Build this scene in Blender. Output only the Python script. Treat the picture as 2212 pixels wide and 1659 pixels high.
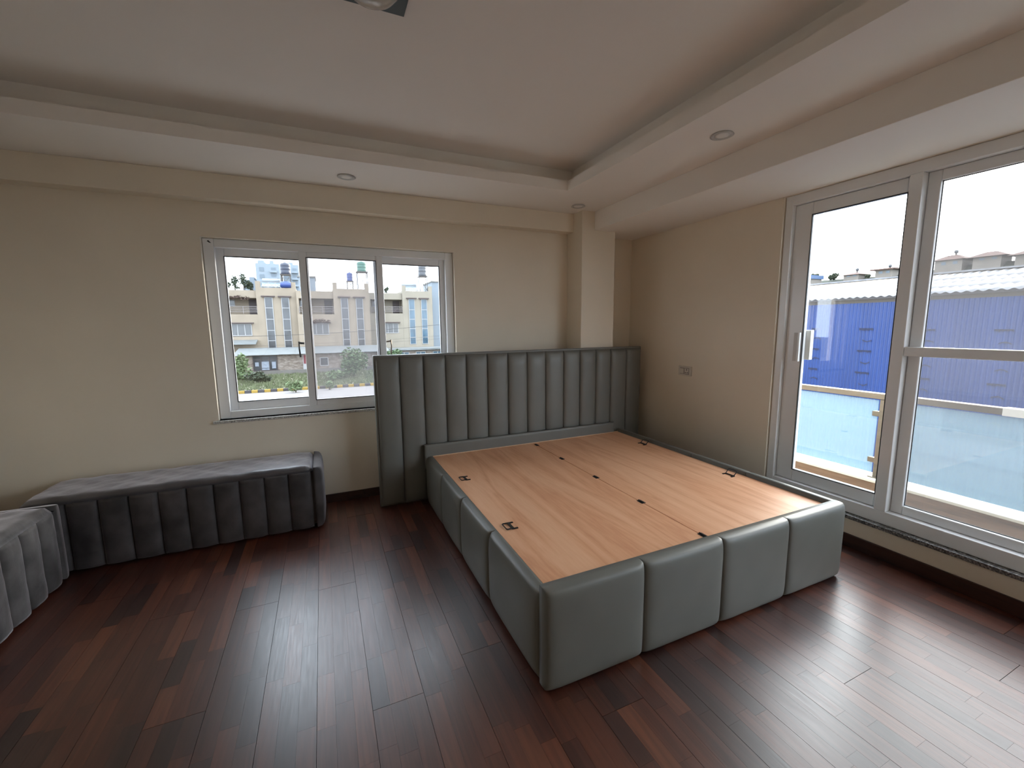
import bpy, bmesh, math, random
from mathutils import Vector, Matrix

random.seed(11)
SC = bpy.context.scene
COL = SC.collection
for o in list(bpy.data.objects):
    bpy.data.objects.remove(o, do_unlink=True)

# ------------------------------------------------------------------ camera
yaw, pitch, roll, FPX = 0.418305311, -0.135975933, -0.0103913765, 914.291818
fw = Vector((math.sin(yaw) * math.cos(pitch), math.cos(yaw) * math.cos(pitch), math.sin(pitch)))
rt0 = Vector((math.cos(yaw), -math.sin(yaw), 0)); up0 = rt0.cross(fw)
rt = rt0 * math.cos(roll) + up0 * math.sin(roll); up = up0 * math.cos(roll) - rt0 * math.sin(roll)
cd = bpy.data.cameras.new('camera'); cam = bpy.data.objects.new('camera', cd); COL.objects.link(cam)
cam.matrix_world = Matrix(((rt.x, up.x, -fw.x, 0), (rt.y, up.y, -fw.y, 0), (rt.z, up.z, -fw.z, 1.45), (0, 0, 0, 1)))
cd.sensor_fit = 'HORIZONTAL'; cd.sensor_width = 36.0; cd.lens = FPX * 36.0 / 2212.0
cd.clip_start = 0.05; cd.clip_end = 2000
SC.camera = cam

# ------------------------------------------------------------------ light
SKY = 3.3            # radiance of the hazy sky
GLOW = 3.0           # extra radiance around the low, veiled sun
EXPOSURE = 1.28
SUN_DIR = Vector((1.309, 0.567, 0.293)).normalized()
w = bpy.data.worlds.new('hazy_sky'); SC.world = w; w.use_nodes = True
nt = w.node_tree; nt.nodes.clear()
out = nt.nodes.new('ShaderNodeOutputWorld'); bg = nt.nodes.new('ShaderNodeBackground')
tc = nt.nodes.new('ShaderNodeTexCoord')
dot = nt.nodes.new('ShaderNodeVectorMath'); dot.operation = 'DOT_PRODUCT'; dot.inputs[1].default_value = SUN_DIR
mx = nt.nodes.new('ShaderNodeMath'); mx.operation = 'MAXIMUM'; mx.inputs[1].default_value = 0.0
pw = nt.nodes.new('ShaderNodeMath'); pw.operation = 'POWER'; pw.inputs[1].default_value = 6.0
mixc = nt.nodes.new('ShaderNodeMix'); mixc.data_type = 'RGBA'; mixc.blend_type = 'ADD'
mixc.inputs[6].default_value = (0.87 * SKY, 0.96 * SKY, 1.09 * SKY, 1); mixc.inputs[7].default_value = (GLOW, GLOW * 0.93, GLOW * 0.80, 1)
nt.links.new(tc.outputs['Generated'], dot.inputs[0]); nt.links.new(dot.outputs['Value'], mx.inputs[0])
nt.links.new(mx.outputs[0], pw.inputs[0]); nt.links.new(pw.outputs[0], mixc.inputs[0])
nt.links.new(mixc.outputs[2], bg.inputs['Color']); nt.links.new(bg.outputs[0], out.inputs['Surface'])
sl = bpy.data.lights.new('veiled_sun', 'SUN'); sl.energy = 1.25; sl.angle = math.radians(14); sl.color = (1.0, 0.88, 0.72)
so = bpy.data.objects.new('veiled_sun', sl); COL.objects.link(so); so.location = (30, 14, 12); so.rotation_euler = SUN_DIR.to_track_quat('Z', 'Y').to_euler()
SC.view_settings.view_transform = 'Standard'; SC.view_settings.look = 'None'
SC.view_settings.gamma = 1.0; SC.view_settings.exposure = EXPOSURE; SC.view_settings.use_curve_mapping = False
SC.cycles.max_bounces = 10; SC.cycles.diffuse_bounces = 6; SC.cycles.transparent_max_bounces = 24
SC.cycles.sample_clamp_indirect = 6.0

# ------------------------------------------------------------------ materials
def new_mat(name):
    m = bpy.data.materials.new(name); m.use_nodes = True
    nt = m.node_tree; nt.nodes.clear()
    o = nt.nodes.new('ShaderNodeOutputMaterial')
    return m, nt, o
def ramp(nt, stops):
    r = nt.nodes.new('ShaderNodeValToRGB'); e = r.color_ramp.elements
    while len(e) < len(stops): e.new(0.5)
    for k, (p, c) in enumerate(stops): e[k].position = p; e[k].color = (*c, 1)
    return r
def plain(name, col, rough=0.6, metal=0.0, noise=0.0, nscale=8.0, bump=0.0, bscale=60.0, sheen=0.0, spec=0.5, stretch=(1, 1, 1), coat=0.0):
    m, nt, o = new_mat(name); b = nt.nodes.new('ShaderNodeBsdfPrincipled')
    nt.links.new(b.outputs[0], o.inputs[0])
    b.inputs['Base Color'].default_value = (*col, 1); b.inputs['Roughness'].default_value = rough; b.inputs['Metallic'].default_value = metal
    b.inputs['Specular IOR Level'].default_value = spec
    if coat: b.inputs['Coat Weight'].default_value = coat; b.inputs['Coat Roughness'].default_value = 0.25
    if sheen: b.inputs['Sheen Weight'].default_value = sheen; b.inputs['Sheen Roughness'].default_value = 0.4; b.inputs['Sheen Tint'].default_value = (0.8, 0.78, 0.85, 1)
    if noise or bump:
        g = nt.nodes.new('ShaderNodeNewGeometry'); mp = nt.nodes.new('ShaderNodeMapping'); mp.inputs['Scale'].default_value = stretch
        nt.links.new(g.outputs['Position'], mp.inputs['Vector'])
    if noise:
        n = nt.nodes.new('ShaderNodeTexNoise'); n.inputs['Scale'].default_value = nscale; n.inputs['Detail'].default_value = 5
        nt.links.new(mp.outputs[0], n.inputs['Vector'])
        lo = [max(0, c * (1 - noise)) for c in col]; hi = [min(1, c * (1 + noise)) for c in col]
        r = ramp(nt, [(0.3, lo), (0.7, hi)]); nt.links.new(n.outputs['Fac'], r.inputs[0]); nt.links.new(r.outputs[0], b.inputs['Base Color'])
    if bump:
        n2 = nt.nodes.new('ShaderNodeTexNoise'); n2.inputs['Scale'].default_value = bscale; n2.inputs['Detail'].default_value = 4
        nt.links.new(mp.outputs[0], n2.inputs['Vector'])
        bp = nt.nodes.new('ShaderNodeBump'); bp.inputs['Strength'].default_value = bump; bp.inputs['Distance'].default_value = 0.004
        nt.links.new(n2.outputs['Fac'], bp.inputs['Height']); nt.links.new(bp.outputs[0], b.inputs['Normal'])
    return m
def wood(name, cols, scale=(9, 0.8, 9), detail=6, rough=0.35, distort=1.2, bump=0.05, ring=6.0, fine=0.45):
    m, nt, o = new_mat(name); b = nt.nodes.new('ShaderNodeBsdfPrincipled'); nt.links.new(b.outputs[0], o.inputs[0])
    g = nt.nodes.new('ShaderNodeNewGeometry'); mp = nt.nodes.new('ShaderNodeMapping'); mp.inputs['Scale'].default_value = scale
    nt.links.new(g.outputs['Position'], mp.inputs['Vector'])
    n = nt.nodes.new('ShaderNodeTexNoise'); n.inputs['Scale'].default_value = 1.0; n.inputs['Detail'].default_value = detail; n.inputs['Distortion'].default_value = distort
    nt.links.new(mp.outputs[0], n.inputs['Vector'])
    mu = nt.nodes.new('ShaderNodeMath'); mu.operation = 'MULTIPLY'; mu.inputs[1].default_value = ring
    fr = nt.nodes.new('ShaderNodeMath'); fr.operation = 'PINGPONG'; fr.inputs[1].default_value = 1.0
    nt.links.new(n.outputs['Fac'], mu.inputs[0]); nt.links.new(mu.outputs[0], fr.inputs[0])
    f = nt.nodes.new('ShaderNodeTexNoise'); f.inputs['Scale'].default_value = 14.0; f.inputs['Detail'].default_value = 3
    nt.links.new(mp.outputs[0], f.inputs['Vector'])
    mxx = nt.nodes.new('ShaderNodeMix'); mxx.inputs[0].default_value = fine
    nt.links.new(fr.outputs[0], mxx.inputs[2]); nt.links.new(f.outputs['Fac'], mxx.inputs[3])
    r = ramp(nt, cols); nt.links.new(mxx.outputs[0], r.inputs[0]); nt.links.new(r.outputs[0], b.inputs['Base Color'])
    b.inputs['Roughness'].default_value = rough
    bp = nt.nodes.new('ShaderNodeBump'); bp.inputs['Strength'].default_value = bump; bp.inputs['Distance'].default_value = 0.002
    nt.links.new(f.outputs['Fac'], bp.inputs['Height']); nt.links.new(bp.outputs[0], b.inputs['Normal'])
    return m
def plank_mat(name, src):
    """dark red-brown lacquered floor strip; tone comes from the object's colour or from a vertex colour"""
    m, nt, o = new_mat(name); b = nt.nodes.new('ShaderNodeBsdfPrincipled'); nt.links.new(b.outputs[0], o.inputs[0])
    if src == 'object':
        t = nt.nodes.new('ShaderNodeObjectInfo'); tone = t.outputs['Color']
    else:
        t = nt.nodes.new('ShaderNodeVertexColor'); t.layer_name = 'tone'; tone = t.outputs['Color']
    sep = nt.nodes.new('ShaderNodeSeparateColor'); nt.links.new(tone, sep.inputs[0])
    g = nt.nodes.new('ShaderNodeNewGeometry')
    off = nt.nodes.new('ShaderNodeVectorMath'); off.operation = 'ADD'
    sc_ = nt.nodes.new('ShaderNodeVectorMath'); sc_.operation = 'SCALE'; sc_.inputs['Scale'].default_value = 37.0
    nt.links.new(tone, sc_.inputs[0]); nt.links.new(g.outputs['Position'], off.inputs[0]); nt.links.new(sc_.outputs[0], off.inputs[1])
    mp = nt.nodes.new('ShaderNodeMapping'); mp.inputs['Scale'].default_value = (26, 1.6, 1); nt.links.new(off.outputs[0], mp.inputs['Vector'])
    n = nt.nodes.new('ShaderNodeTexNoise'); n.inputs['Scale'].default_value = 1.6; n.inputs['Detail'].default_value = 6; n.inputs['Distortion'].default_value = 0.9
    nt.links.new(mp.outputs[0], n.inputs['Vector'])
    base = ramp(nt, [(0.0, (0.016, 0.008, 0.008)), (0.3, (0.054, 0.016, 0.010)), (0.6, (0.092, 0.027, 0.014)), (1.0, (0.165, 0.055, 0.025))])
    nt.links.new(sep.outputs[0], base.inputs[0])
    gr = ramp(nt, [(0.25, (0.55, 0.5, 0.5)), (0.75, (1.35, 1.3, 1.25))]); nt.links.new(n.outputs['Fac'], gr.inputs[0])
    mm = nt.nodes.new('ShaderNodeMix'); mm.data_type = 'RGBA'; mm.blend_type = 'MULTIPLY'; mm.inputs[0].default_value = 1.0
    nt.links.new(base.outputs[0], mm.inputs[6]); nt.links.new(gr.outputs[0], mm.inputs[7]); nt.links.new(mm.outputs[2], b.inputs['Base Color'])
    n2 = nt.nodes.new('ShaderNodeTexNoise'); n2.inputs['Scale'].default_value = 5.0; n2.inputs['Detail'].default_value = 4
    nt.links.new(mp.outputs[0], n2.inputs['Vector'])
    rr = ramp(nt, [(0.3, (0.30,) * 3), (0.7, (0.38,) * 3)]); nt.links.new(n2.outputs['Fac'], rr.inputs[0]); nt.links.new(rr.outputs[0], b.inputs['Roughness'])
    b.inputs['IOR'].default_value = 1.70; b.inputs['Coat Weight'].default_value = 0.25; b.inputs['Coat Roughness'].default_value = 0.30; b.inputs['Coat IOR'].default_value = 1.6
    bp = nt.nodes.new('ShaderNodeBump'); bp.inputs['Strength'].default_value = 0.09; bp.inputs['Distance'].default_value = 0.002
    nt.links.new(n2.outputs['Fac'], bp.inputs['Height']); nt.links.new(bp.outputs[0], b.inputs['Normal'])
    return m
def glass(name, tint=(0.97, 0.985, 0.98), veil=0.0, veil_col=(0.5, 0.5, 0.52), gloss=0.05, trans_veil=0.5):
    m, nt, o = new_mat(name)
    t = nt.nodes.new('ShaderNodeBsdfTransparent'); t.inputs[0].default_value = (*tint, 1)
    g = nt.nodes.new('ShaderNodeBsdfGlossy'); g.inputs['Roughness'].default_value = 0.02
    mx_ = nt.nodes.new('ShaderNodeMixShader'); mx_.inputs[0].default_value = gloss
    nt.links.new(t.outputs[0], mx_.inputs[1]); nt.links.new(g.outputs[0], mx_.inputs[2]); last = mx_
    if veil:
        d = nt.nodes.new('ShaderNodeBsdfDiffuse'); d.inputs[0].default_value = (*veil_col, 1)
        tr = nt.nodes.new('ShaderNodeBsdfTranslucent'); tr.inputs[0].default_value = (*veil_col, 1)
        m2 = nt.nodes.new('ShaderNodeMixShader'); m2.inputs[0].default_value = trans_veil
        nt.links.new(d.outputs[0], m2.inputs[1]); nt.links.new(tr.outputs[0], m2.inputs[2])
        m3 = nt.nodes.new('ShaderNodeMixShader'); m3.inputs[0].default_value = veil
        nt.links.new(last.outputs[0], m3.inputs[1]); nt.links.new(m2.outputs[0], m3.inputs[2]); last = m3
    nt.links.new(last.outputs[0], o.inputs[0])
    return m
def granite(name):
    m, nt, o = new_mat(name); b = nt.nodes.new('ShaderNodeBsdfPrincipled'); nt.links.new(b.outputs[0], o.inputs[0])
    g = nt.nodes.new('ShaderNodeNewGeometry'); v = nt.nodes.new('ShaderNodeTexNoise'); v.inputs['Scale'].default_value = 110; v.inputs['Detail'].default_value = 5
    nt.links.new(g.outputs['Position'], v.inputs['Vector'])
    r = ramp(nt, [(0.38, (0.05, 0.05, 0.05)), (0.54, (0.15, 0.145, 0.14)), (0.68, (0.36, 0.35, 0.33))]); nt.links.new(v.outputs['Fac'], r.inputs[0])
    nt.links.new(r.outputs[0], b.inputs['Base Color']); b.inputs['Roughness'].default_value = 0.22
    return m
def rubble(name):
    m, nt, o = new_mat(name); b = nt.nodes.new('ShaderNodeBsdfPrincipled'); nt.links.new(b.outputs[0], o.inputs[0])
    g = nt.nodes.new('ShaderNodeNewGeometry'); v = nt.nodes.new('ShaderNodeTexVoronoi'); v.inputs['Scale'].default_value = 3.4
    mp = nt.nodes.new('ShaderNodeMapping'); mp.inputs['Scale'].default_value = (1, 1, 2.2); nt.links.new(g.outputs['Position'], mp.inputs['Vector']); nt.links.new(mp.outputs[0], v.inputs['Vector'])
    r = ramp(nt, [(0.0, (0.085, 0.066, 0.054)), (0.5, (0.135, 0.11, 0.092)), (1.0, (0.18, 0.155, 0.135))])
    sp = nt.nodes.new('ShaderNodeSeparateColor'); nt.links.new(v.outputs['Color'], sp.inputs[0]); nt.links.new(sp.outputs[0], r.inputs[0])
    nt.links.new(r.outputs[0], b.inputs['Base Color']); b.inputs['Roughness'].default_value = 0.9
    bp = nt.nodes.new('ShaderNodeBump'); bp.inputs['Strength'].default_value = 0.6; bp.inputs['Distance'].default_value = 0.05
    nt.links.new(v.outputs['Distance'], bp.inputs['Height']); nt.links.new(bp.outputs[0], b.inputs['Normal'])
    return m

MT = {
 'wall': plain('cream_wall_paint', (0.75, 0.675, 0.56), 0.75, bump=0.05, bscale=220, noise=0.02, nscale=3),
 'ceil': plain('white_ceiling_paint', (0.80, 0.757, 0.705), 0.8, bump=0.04, bscale=200),
 'upvc': plain('white_upvc', (0.76, 0.77, 0.78), 0.30),
 'gasket': plain('black_rubber_gasket', (0.02, 0.02, 0.02), 0.6),
 'granite': granite('speckled_granite'),
 'granite_pale': plain('pale_speckled_granite', (0.42, 0.41, 0.39), 0.25, noise=0.6, nscale=90),
 'basebd': wood('dark_baseboard_wood', [(0.2, (0.02, 0.009, 0.007)), (0.8, (0.05, 0.02, 0.014))], rough=0.35),
 'subfloor': plain('dark_floor_joint', (0.012, 0.008, 0.007), 0.8),
 'leather': plain('grey_leatherette', (0.145, 0.145, 0.130), 0.42, bump=0.10, bscale=420, noise=0.05, nscale=5),
 'leather_dk': plain('grey_leatherette_core', (0.075, 0.075, 0.07), 0.55, bump=0.1, bscale=400),
 'ply': wood('plywood_veneer', [(0.10, (0.60, 0.275, 0.145)), (0.40, (0.71, 0.370, 0.205)), (0.65, (0.76, 0.420, 0.245)), (0.90, (0.80, 0.475, 0.290))], scale=(5.0, 0.50, 5.0), rough=0.5, ring=8.0, distort=0.9, bump=0.03, fine=0.5),
 'plyedge': plain('plywood_edge', (0.62, 0.42, 0.27), 0.6, noise=0.1, nscale=40),
 'iron': plain('black_iron_hardware', (0.03, 0.028, 0.028), 0.4, metal=0.6),
 'velvet': plain('charcoal_velvet', (0.046, 0.040, 0.041), 0.62, noise=0.55, nscale=7, bump=0.55, bscale=17, sheen=0.35),
 'velvet_lit': plain('charcoal_velvet_lit', (0.070, 0.064, 0.063), 0.7, noise=0.55, nscale=8, bump=0.5, bscale=19, sheen=0.8),  # same charcoal velvet, lightened: light from the balcony door put into the colour
 'velvet_lid': plain('charcoal_velvet_lid', (0.050, 0.044, 0.047), 0.42, noise=0.45, nscale=7, bump=0.8, bscale=20, sheen=1.0, spec=0.9),
 'hem': plain('black_bench_underside', (0.01, 0.01, 0.01), 0.8),
 'glass': glass('clear_window_glass'),
 'mesh': glass('hazy_window_pane', (0.86, 0.86, 0.86), veil=0.13, veil_col=(0.30, 0.30, 0.31)),
 'mesh2': glass('dusty_door_pane', (0.86, 0.86, 0.85), veil=0.15, veil_col=(0.26, 0.26, 0.26)),
 'railglass': glass('milky_blue_rail_glass', (0.62, 0.78, 0.84), veil=0.26, veil_col=(0.55, 0.66, 0.68), trans_veil=0.6),
 'steel': plain('brushed_beige_steel', (0.17, 0.14, 0.11), 0.38, metal=0.7, noise=0.1, nscale=30, stretch=(1, 0.1, 1)),
 'sleeve': plain('white_protective_sleeve', (0.75, 0.73, 0.68), 0.5),
 'marble': plain('pale_marble_coping', (0.72, 0.68, 0.58), 0.3, noise=0.06, nscale=12),
 'deck': wood('brown_wood_tile', [(0.15, (0.13, 0.075, 0.045)), (0.55, (0.22, 0.135, 0.085)), (0.9, (0.32, 0.21, 0.14))], scale=(9, 0.7, 9), rough=0.5, bump=0.03),
 'downring': plain('white_downlight_trim', (0.50, 0.49, 0.47), 0.4),
 'downface': plain('frosted_downlight_lens', (0.74, 0.73, 0.70), 0.35),
 'dome': plain('beige_opal_glass', (0.50, 0.47, 0.40), 0.2),
 'plate': plain('dark_green_plate', (0.035, 0.045, 0.037), 0.5),
 'socket': plain('ivory_socket_plastic', (0.60, 0.55, 0.48), 0.35),
 'socketdk': plain('socket_shadow_gap', (0.05, 0.04, 0.035), 0.6),
}
PLANK_O = plank_mat('floor_strip_lacquer', 'object'); PLANK_V = plank_mat('floor_strip_lacquer_far', 'vertex')

# ------------------------------------------------------------------ geometry helpers
WM = {}
def par(o, p):
    if p is not None:
        o.parent = p; o.matrix_parent_inverse = WM.get(p.name, Matrix.Identity(4)).inverted()
def tag(o, label=None, cat=None, group=None, kind=None):
    if label: o['label'] = label
    if cat: o['category'] = cat
    if group: o['group'] = group
    if kind: o['kind'] = kind
    return o
def empty(name, loc=(0, 0, 0)):
    o = bpy.data.objects.new(name, None); COL.objects.link(o); o.location = loc; o.empty_display_size = 0.1
    WM[o.name] = Matrix.Translation(loc); return o
def thing(name, loc, label, cat, group=None):
    return tag(empty(name, loc), label, cat, group)
def link(me, name, mat, parent=None, smooth=False):
    if mat is not None and len(me.materials) == 0: me.materials.append(mat)
    if smooth:
        for p in me.polygons: p.use_smooth = True
    o = bpy.data.objects.new(name, me); COL.objects.link(o); par(o, parent); return o
def pymesh(name, v, f, mat, parent=None, smooth=False):
    me = bpy.data.meshes.new(name); me.from_pydata([tuple(p) for p in v], [], f); me.update()
    return link(me, name, mat, parent, smooth)
def boxes(name, bs, mat, parent=None, bevel=0.0, seg=2):
    bm = bmesh.new()
    for lo, hi in bs:
        vs = [bm.verts.new((x, y, z)) for z in (lo[2], hi[2]) for y in (lo[1], hi[1]) for x in (lo[0], hi[0])]
        for q in ((0, 2, 3, 1), (4, 5, 7, 6), (0, 1, 5, 4), (2, 6, 7, 3), (0, 4, 6, 2), (1, 3, 7, 5)): bm.faces.new([vs[k] for k in q])
    if bevel: bmesh.ops.bevel(bm, geom=bm.edges[:], offset=bevel, segments=seg, affect='EDGES', profile=0.5)
    me = bpy.data.meshes.new(name); bm.to_mesh(me); bm.free()
    return link(me, name, mat, parent, False)
def box(name, x0, x1, y0, y1, z0, z1, mat, parent=None, bevel=0.0, seg=2):
    return boxes(name, [((x0, y0, z0), (x1, y1, z1))], mat, parent, bevel, seg)
def hexa(name, lower, upper, mat, parent=None):
    v = list(lower) + list(upper); n = len(lower)
    f = [tuple(reversed(range(n))), tuple(range(n, 2 * n))] + [(k, (k + 1) % n, n + (k + 1) % n, n + k) for k in range(n)]
    return pymesh(name, v, f, mat, parent)
def ring_pts(c, r, n, z): return [(c[0] + r * math.cos(2 * math.pi * k / n), c[1] + r * math.sin(2 * math.pi * k / n), z) for k in range(n)]
def lathe(name, c, prof, mat, parent=None, n=24, smooth=True, axis='z'):
    v = []; f = []
    for r, z in prof:
        for k in range(n):
            a = 2 * math.pi * k / n
            if axis == 'z': v.append((c[0] + r * math.cos(a), c[1] + r * math.sin(a), c[2] + z))
            elif axis == 'x': v.append((c[0] + z, c[1] + r * math.cos(a), c[2] + r * math.sin(a)))
            else: v.append((c[0] + r * math.cos(a), c[1] + z, c[2] + r * math.sin(a)))
    m = len(prof)
    for j in range(m - 1):
        for k in range(n): f.append((j * n + k, j * n + (k + 1) % n, (j + 1) * n + (k + 1) % n, (j + 1) * n + k))
    f.append(tuple(reversed(range(n)))); f.append(tuple(range((m - 1) * n, m * n)))
    return pymesh(name, v, f, mat, parent, smooth)
def tube(name, pts, r, mat, parent=None, n=8, closed=False, data=None):
    """round bar through points"""
    v, f = data if data else ([], [])
    base = len(v); P = [Vector(p) for p in pts]; m = len(P)
    for k, p in enumerate(P):
        a = P[k - 1] if (k > 0 or closed) else P[k]; b = P[(k + 1) % m] if (k < m - 1 or closed) else P[k]
        t = (b - a).normalized(); s = t.cross(Vector((0, 0, 1)))
        if s.length < 1e-3: s = t.cross(Vector((0, 1, 0)))
        s.normalize(); u = s.cross(t)
        for j in range(n):
            an = 2 * math.pi * j / n; v.append(tuple(p + s * r * math.cos(an) + u * r * math.sin(an)))
    for k in range(m if closed else m - 1):
        for j in range(n):
            a0 = base + k * n; b0 = base + ((k + 1) % m) * n
            f.append((a0 + j, a0 + (j + 1) % n, b0 + (j + 1) % n, b0 + j))
    if not closed: f.append(tuple(base + j for j in reversed(range(n)))); f.append(tuple(base + (m - 1) * n + j for j in range(n)))
    if data: return None
    return pymesh(name, v, f, mat, parent, True)
def pad(name, o, u, v, nrm, wd, ht, d0, bulge, mat, parent=None, ku=4.0, kv=5.0, nu=14, nv=14, wrinkle=0.0, seed=0, droop=0.0, top_open=False):
    """upholstered pad: flat back on the plane o+u*s+v*t, straight sides d0, then a soft swell"""
    o, u, v, nrm = Vector(o), Vector(u), Vector(v), Vector(nrm)
    rnd = random.Random(seed)
    def f(s, k): return max(0.0, 1 - abs(2 * s - 1) ** k) ** (1.0 / k)
    def par_(n): return [0.5 - 0.5 * math.cos(math.pi * k / n) for k in range(n + 1)]
    S, T = par_(nu), par_(nv); V = []; F = []
    ph = [rnd.random() * 6.28 for _ in range(6)]
    for t in T:
        for s in S:
            fs, ft = f(s, ku), f(t, kv)
            if top_open: ft = f(0.5 + 0.5 * (1 - t), kv) if t < 0.5 else f(0.5 + 0.5 * t * 0 , kv)
            d = d0 + bulge * fs * ft
            if wrinkle: d += wrinkle * fs * ft * (math.sin(s * 9 + t * 5 + ph[0]) * 0.5 + math.sin(s * 17 - t * 11 + ph[1]) * 0.3 + math.sin(t * 23 + s * 4 + ph[2]) * 0.25)
            V.append(o + u * (s * wd) + v * (t * ht) + nrm * d)
    n1 = nu + 1
    for j in range(nv):
        for k in range(nu): F.append((j * n1 + k, j * n1 + k + 1, (j + 1) * n1 + k + 1, (j + 1) * n1 + k))
    # sides back to the plane
    loop = [k for k in range(n1)] + [j * n1 + nu for j in range(1, nv + 1)] + [nv * n1 + k for k in range(nu - 1, -1, -1)] + [j * n1 for j in range(nv - 1, 0, -1)]
    b0 = len(V)
    for q in loop:
        p = V[q]; V.append(p - nrm * ((p - o).dot(nrm)))
    L = len(loop)
    for k in range(L): F.append((loop[(k + 1) % L], loop[k], b0 + k, b0 + (k + 1) % L))
    F.append(tuple(b0 + k for k in reversed(range(L))))
    ob = pymesh(name, V, F, mat, parent, True)
    bm = bmesh.new(); bm.from_mesh(ob.data); bmesh.ops.recalc_face_normals(bm, faces=bm.faces); bm.to_mesh(ob.data); bm.free()
    return ob
def struct(o, label=None): return tag(o, label, None, None, 'structure')
def frame_rect(name, y0, y1, x0, x1, z0, z1, wl, wr, wb, wt, mat, parent, axis='y', bevel=0.004):
    """rectangular frame of four members; y0..y1 is its depth when axis is y, x0..x1 its span"""
    bs = [((x0, y0, z0), (x0 + wl, y1, z1)), ((x1 - wr, y0, z0), (x1, y1, z1)), ((x0 + wl, y0, z0), (x1 - wr, y1, z0 + wb)), ((x0 + wl, y0, z1 - wt), (x1 - wr, y1, z1))]
    if axis == 'x': bs = [((l[1], l[0], l[2]), (h[1], h[0], h[2])) for l, h in bs]
    return boxes(name, bs, mat, parent, bevel)

# ================================================================== THE ROOM
XL, XR, YF, YB = -2.0, 3.06, -2.2, 3.72
Z_S, Z_LIP, Z_C, Z_BM = 2.503, 2.578, 2.69, 2.335
# --- floor with its strips
floor = struct(box('floor', XL - 0.2, XR + 0.2, YF - 0.2, YB + 0.2, -0.2, -0.0135, MT['subfloor']), 'dark red-brown three-strip wooden floor')
me = bpy.data.meshes.new('plank')
g = 0.5
bm = bmesh.new()
vs = [bm.verts.new((x, y, z)) for z in (-0.013, 0.0) for y in (-g, g) for x in (-g, g)]
for q in ((0, 2, 3, 1), (4, 5, 7, 6), (0, 1, 5, 4), (2, 6, 7, 3), (0, 4, 6, 2), (1, 3, 7, 5)): bm.faces.new([vs[k] for k in q])
bm.to_mesh(me); bm.free(); me.materials.append(PLANK_O)
rnd = random.Random(5)
BW, SWD = 0.195, 0.065
strips = []
k0 = math.floor((XL + 0.11) / BW) - 1
for k in range(k0, 40):
    bx = -0.11 + k * BW
    if bx > XR: break
    ends = []
    yb = {0: 2.44 - 1.82, 1: 1.53 - 1.82}.get(k, YF + rnd.random() * 1.82) 
    while yb > YF: yb -= 1.82
    while yb < YB: ends.append((yb, yb + 1.82)); yb += 1.82
    for y0, y1 in ends:
        for s in range(3):
            cuts = [y0]
            y = y0 + rnd.uniform(0.12, 0.42)
            while y < y1 - 0.16: cuts.append(y); y += rnd.uniform(0.24, 0.46)
            cuts.append(y1)
            for a, b in zip(cuts[:-1], cuts[1:]):
                ga = 0.0009 if a == y0 else 0.0002; gb = 0.0009 if b == y1 else 0.0002
                gl = 0.0008 if s == 0 else 0.0002; gr_ = 0.0008 if s == 2 else 0.0002
                X0, X1, Y0, Y1 = bx + s * SWD + gl, bx + (s + 1) * SWD - gr_, a + ga, b - gb
                X0, X1, Y0, Y1 = max(X0, XL), min(X1, XR), max(Y0, YF), min(Y1, YB)
                if X1 - X0 < 0.004 or Y1 - Y0 < 0.01: continue
                t = rnd.random(); t = 0.10 + 0.12 * rnd.random() if t < 0.15 else (0.32 + 0.30 * rnd.random() if t < 0.84 else 0.60 + 0.26 * rnd.random())
                strips.append((X0, X1, Y0, Y1, t, rnd.random(), rnd.random()))
def in_view(px, py):
    d = Vector((px, py, 0)) - Vector((0, 0, 1.45)); z = d.dot(fw)
    if z < 0.2: return None
    u_, v_ = 1106 + FPX * d.dot(rt) / z, 829.5 - FPX * d.dot(up) / z
    if -30 < u_ < 2242 and v_ < 1690 and not (0.72 < px < 2.66 and 1.32 < py < 3.45) and not (px < -1.45 and py > 2.3) and not (py > 3.3 and px < -0.08) and not (py > 3.4 and px > 0.3): return z
    return None
scored = []
for s in strips:
    z = in_view((s[0] + s[1]) / 2, (s[2] + s[3]) / 2)
    scored.append((z if z is not None else 99, s))
scored.sort(key=lambda q: q[0])
for z, s in scored[:300]:
    o = bpy.data.objects.new('plank', me); COL.objects.link(o)
    o.location = ((s[0] + s[1]) / 2, (s[2] + s[3]) / 2, 0); o.scale = (s[1] - s[0], s[3] - s[2], 1); o.color = (s[4], s[5], s[6], 1); par(o, floor)
V = []; F = []; C = []
for z, s in scored[300:]:
    b = len(V)
    for zz in (-0.013, 0.0): V += [(s[0], s[2], zz), (s[1], s[2], zz), (s[1], s[3], zz), (s[0], s[3], zz)]
    F += [(b + 4, b + 5, b + 6, b + 7), (b, b + 1, b + 5, b + 4), (b + 1, b + 2, b + 6, b + 5), (b + 2, b + 3, b + 7, b + 6), (b + 3, b, b + 4, b + 7)]; C += [(s[4], s[5], s[6], 1)] * 20
o = pymesh('plank_rest', V, F, PLANK_V, floor); ca = o.data.color_attributes.new('tone', 'FLOAT_COLOR', 'CORNER')
for k, c in enumerate(C): ca.data[k].color = c
tag(o, kind='stuff')

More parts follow.
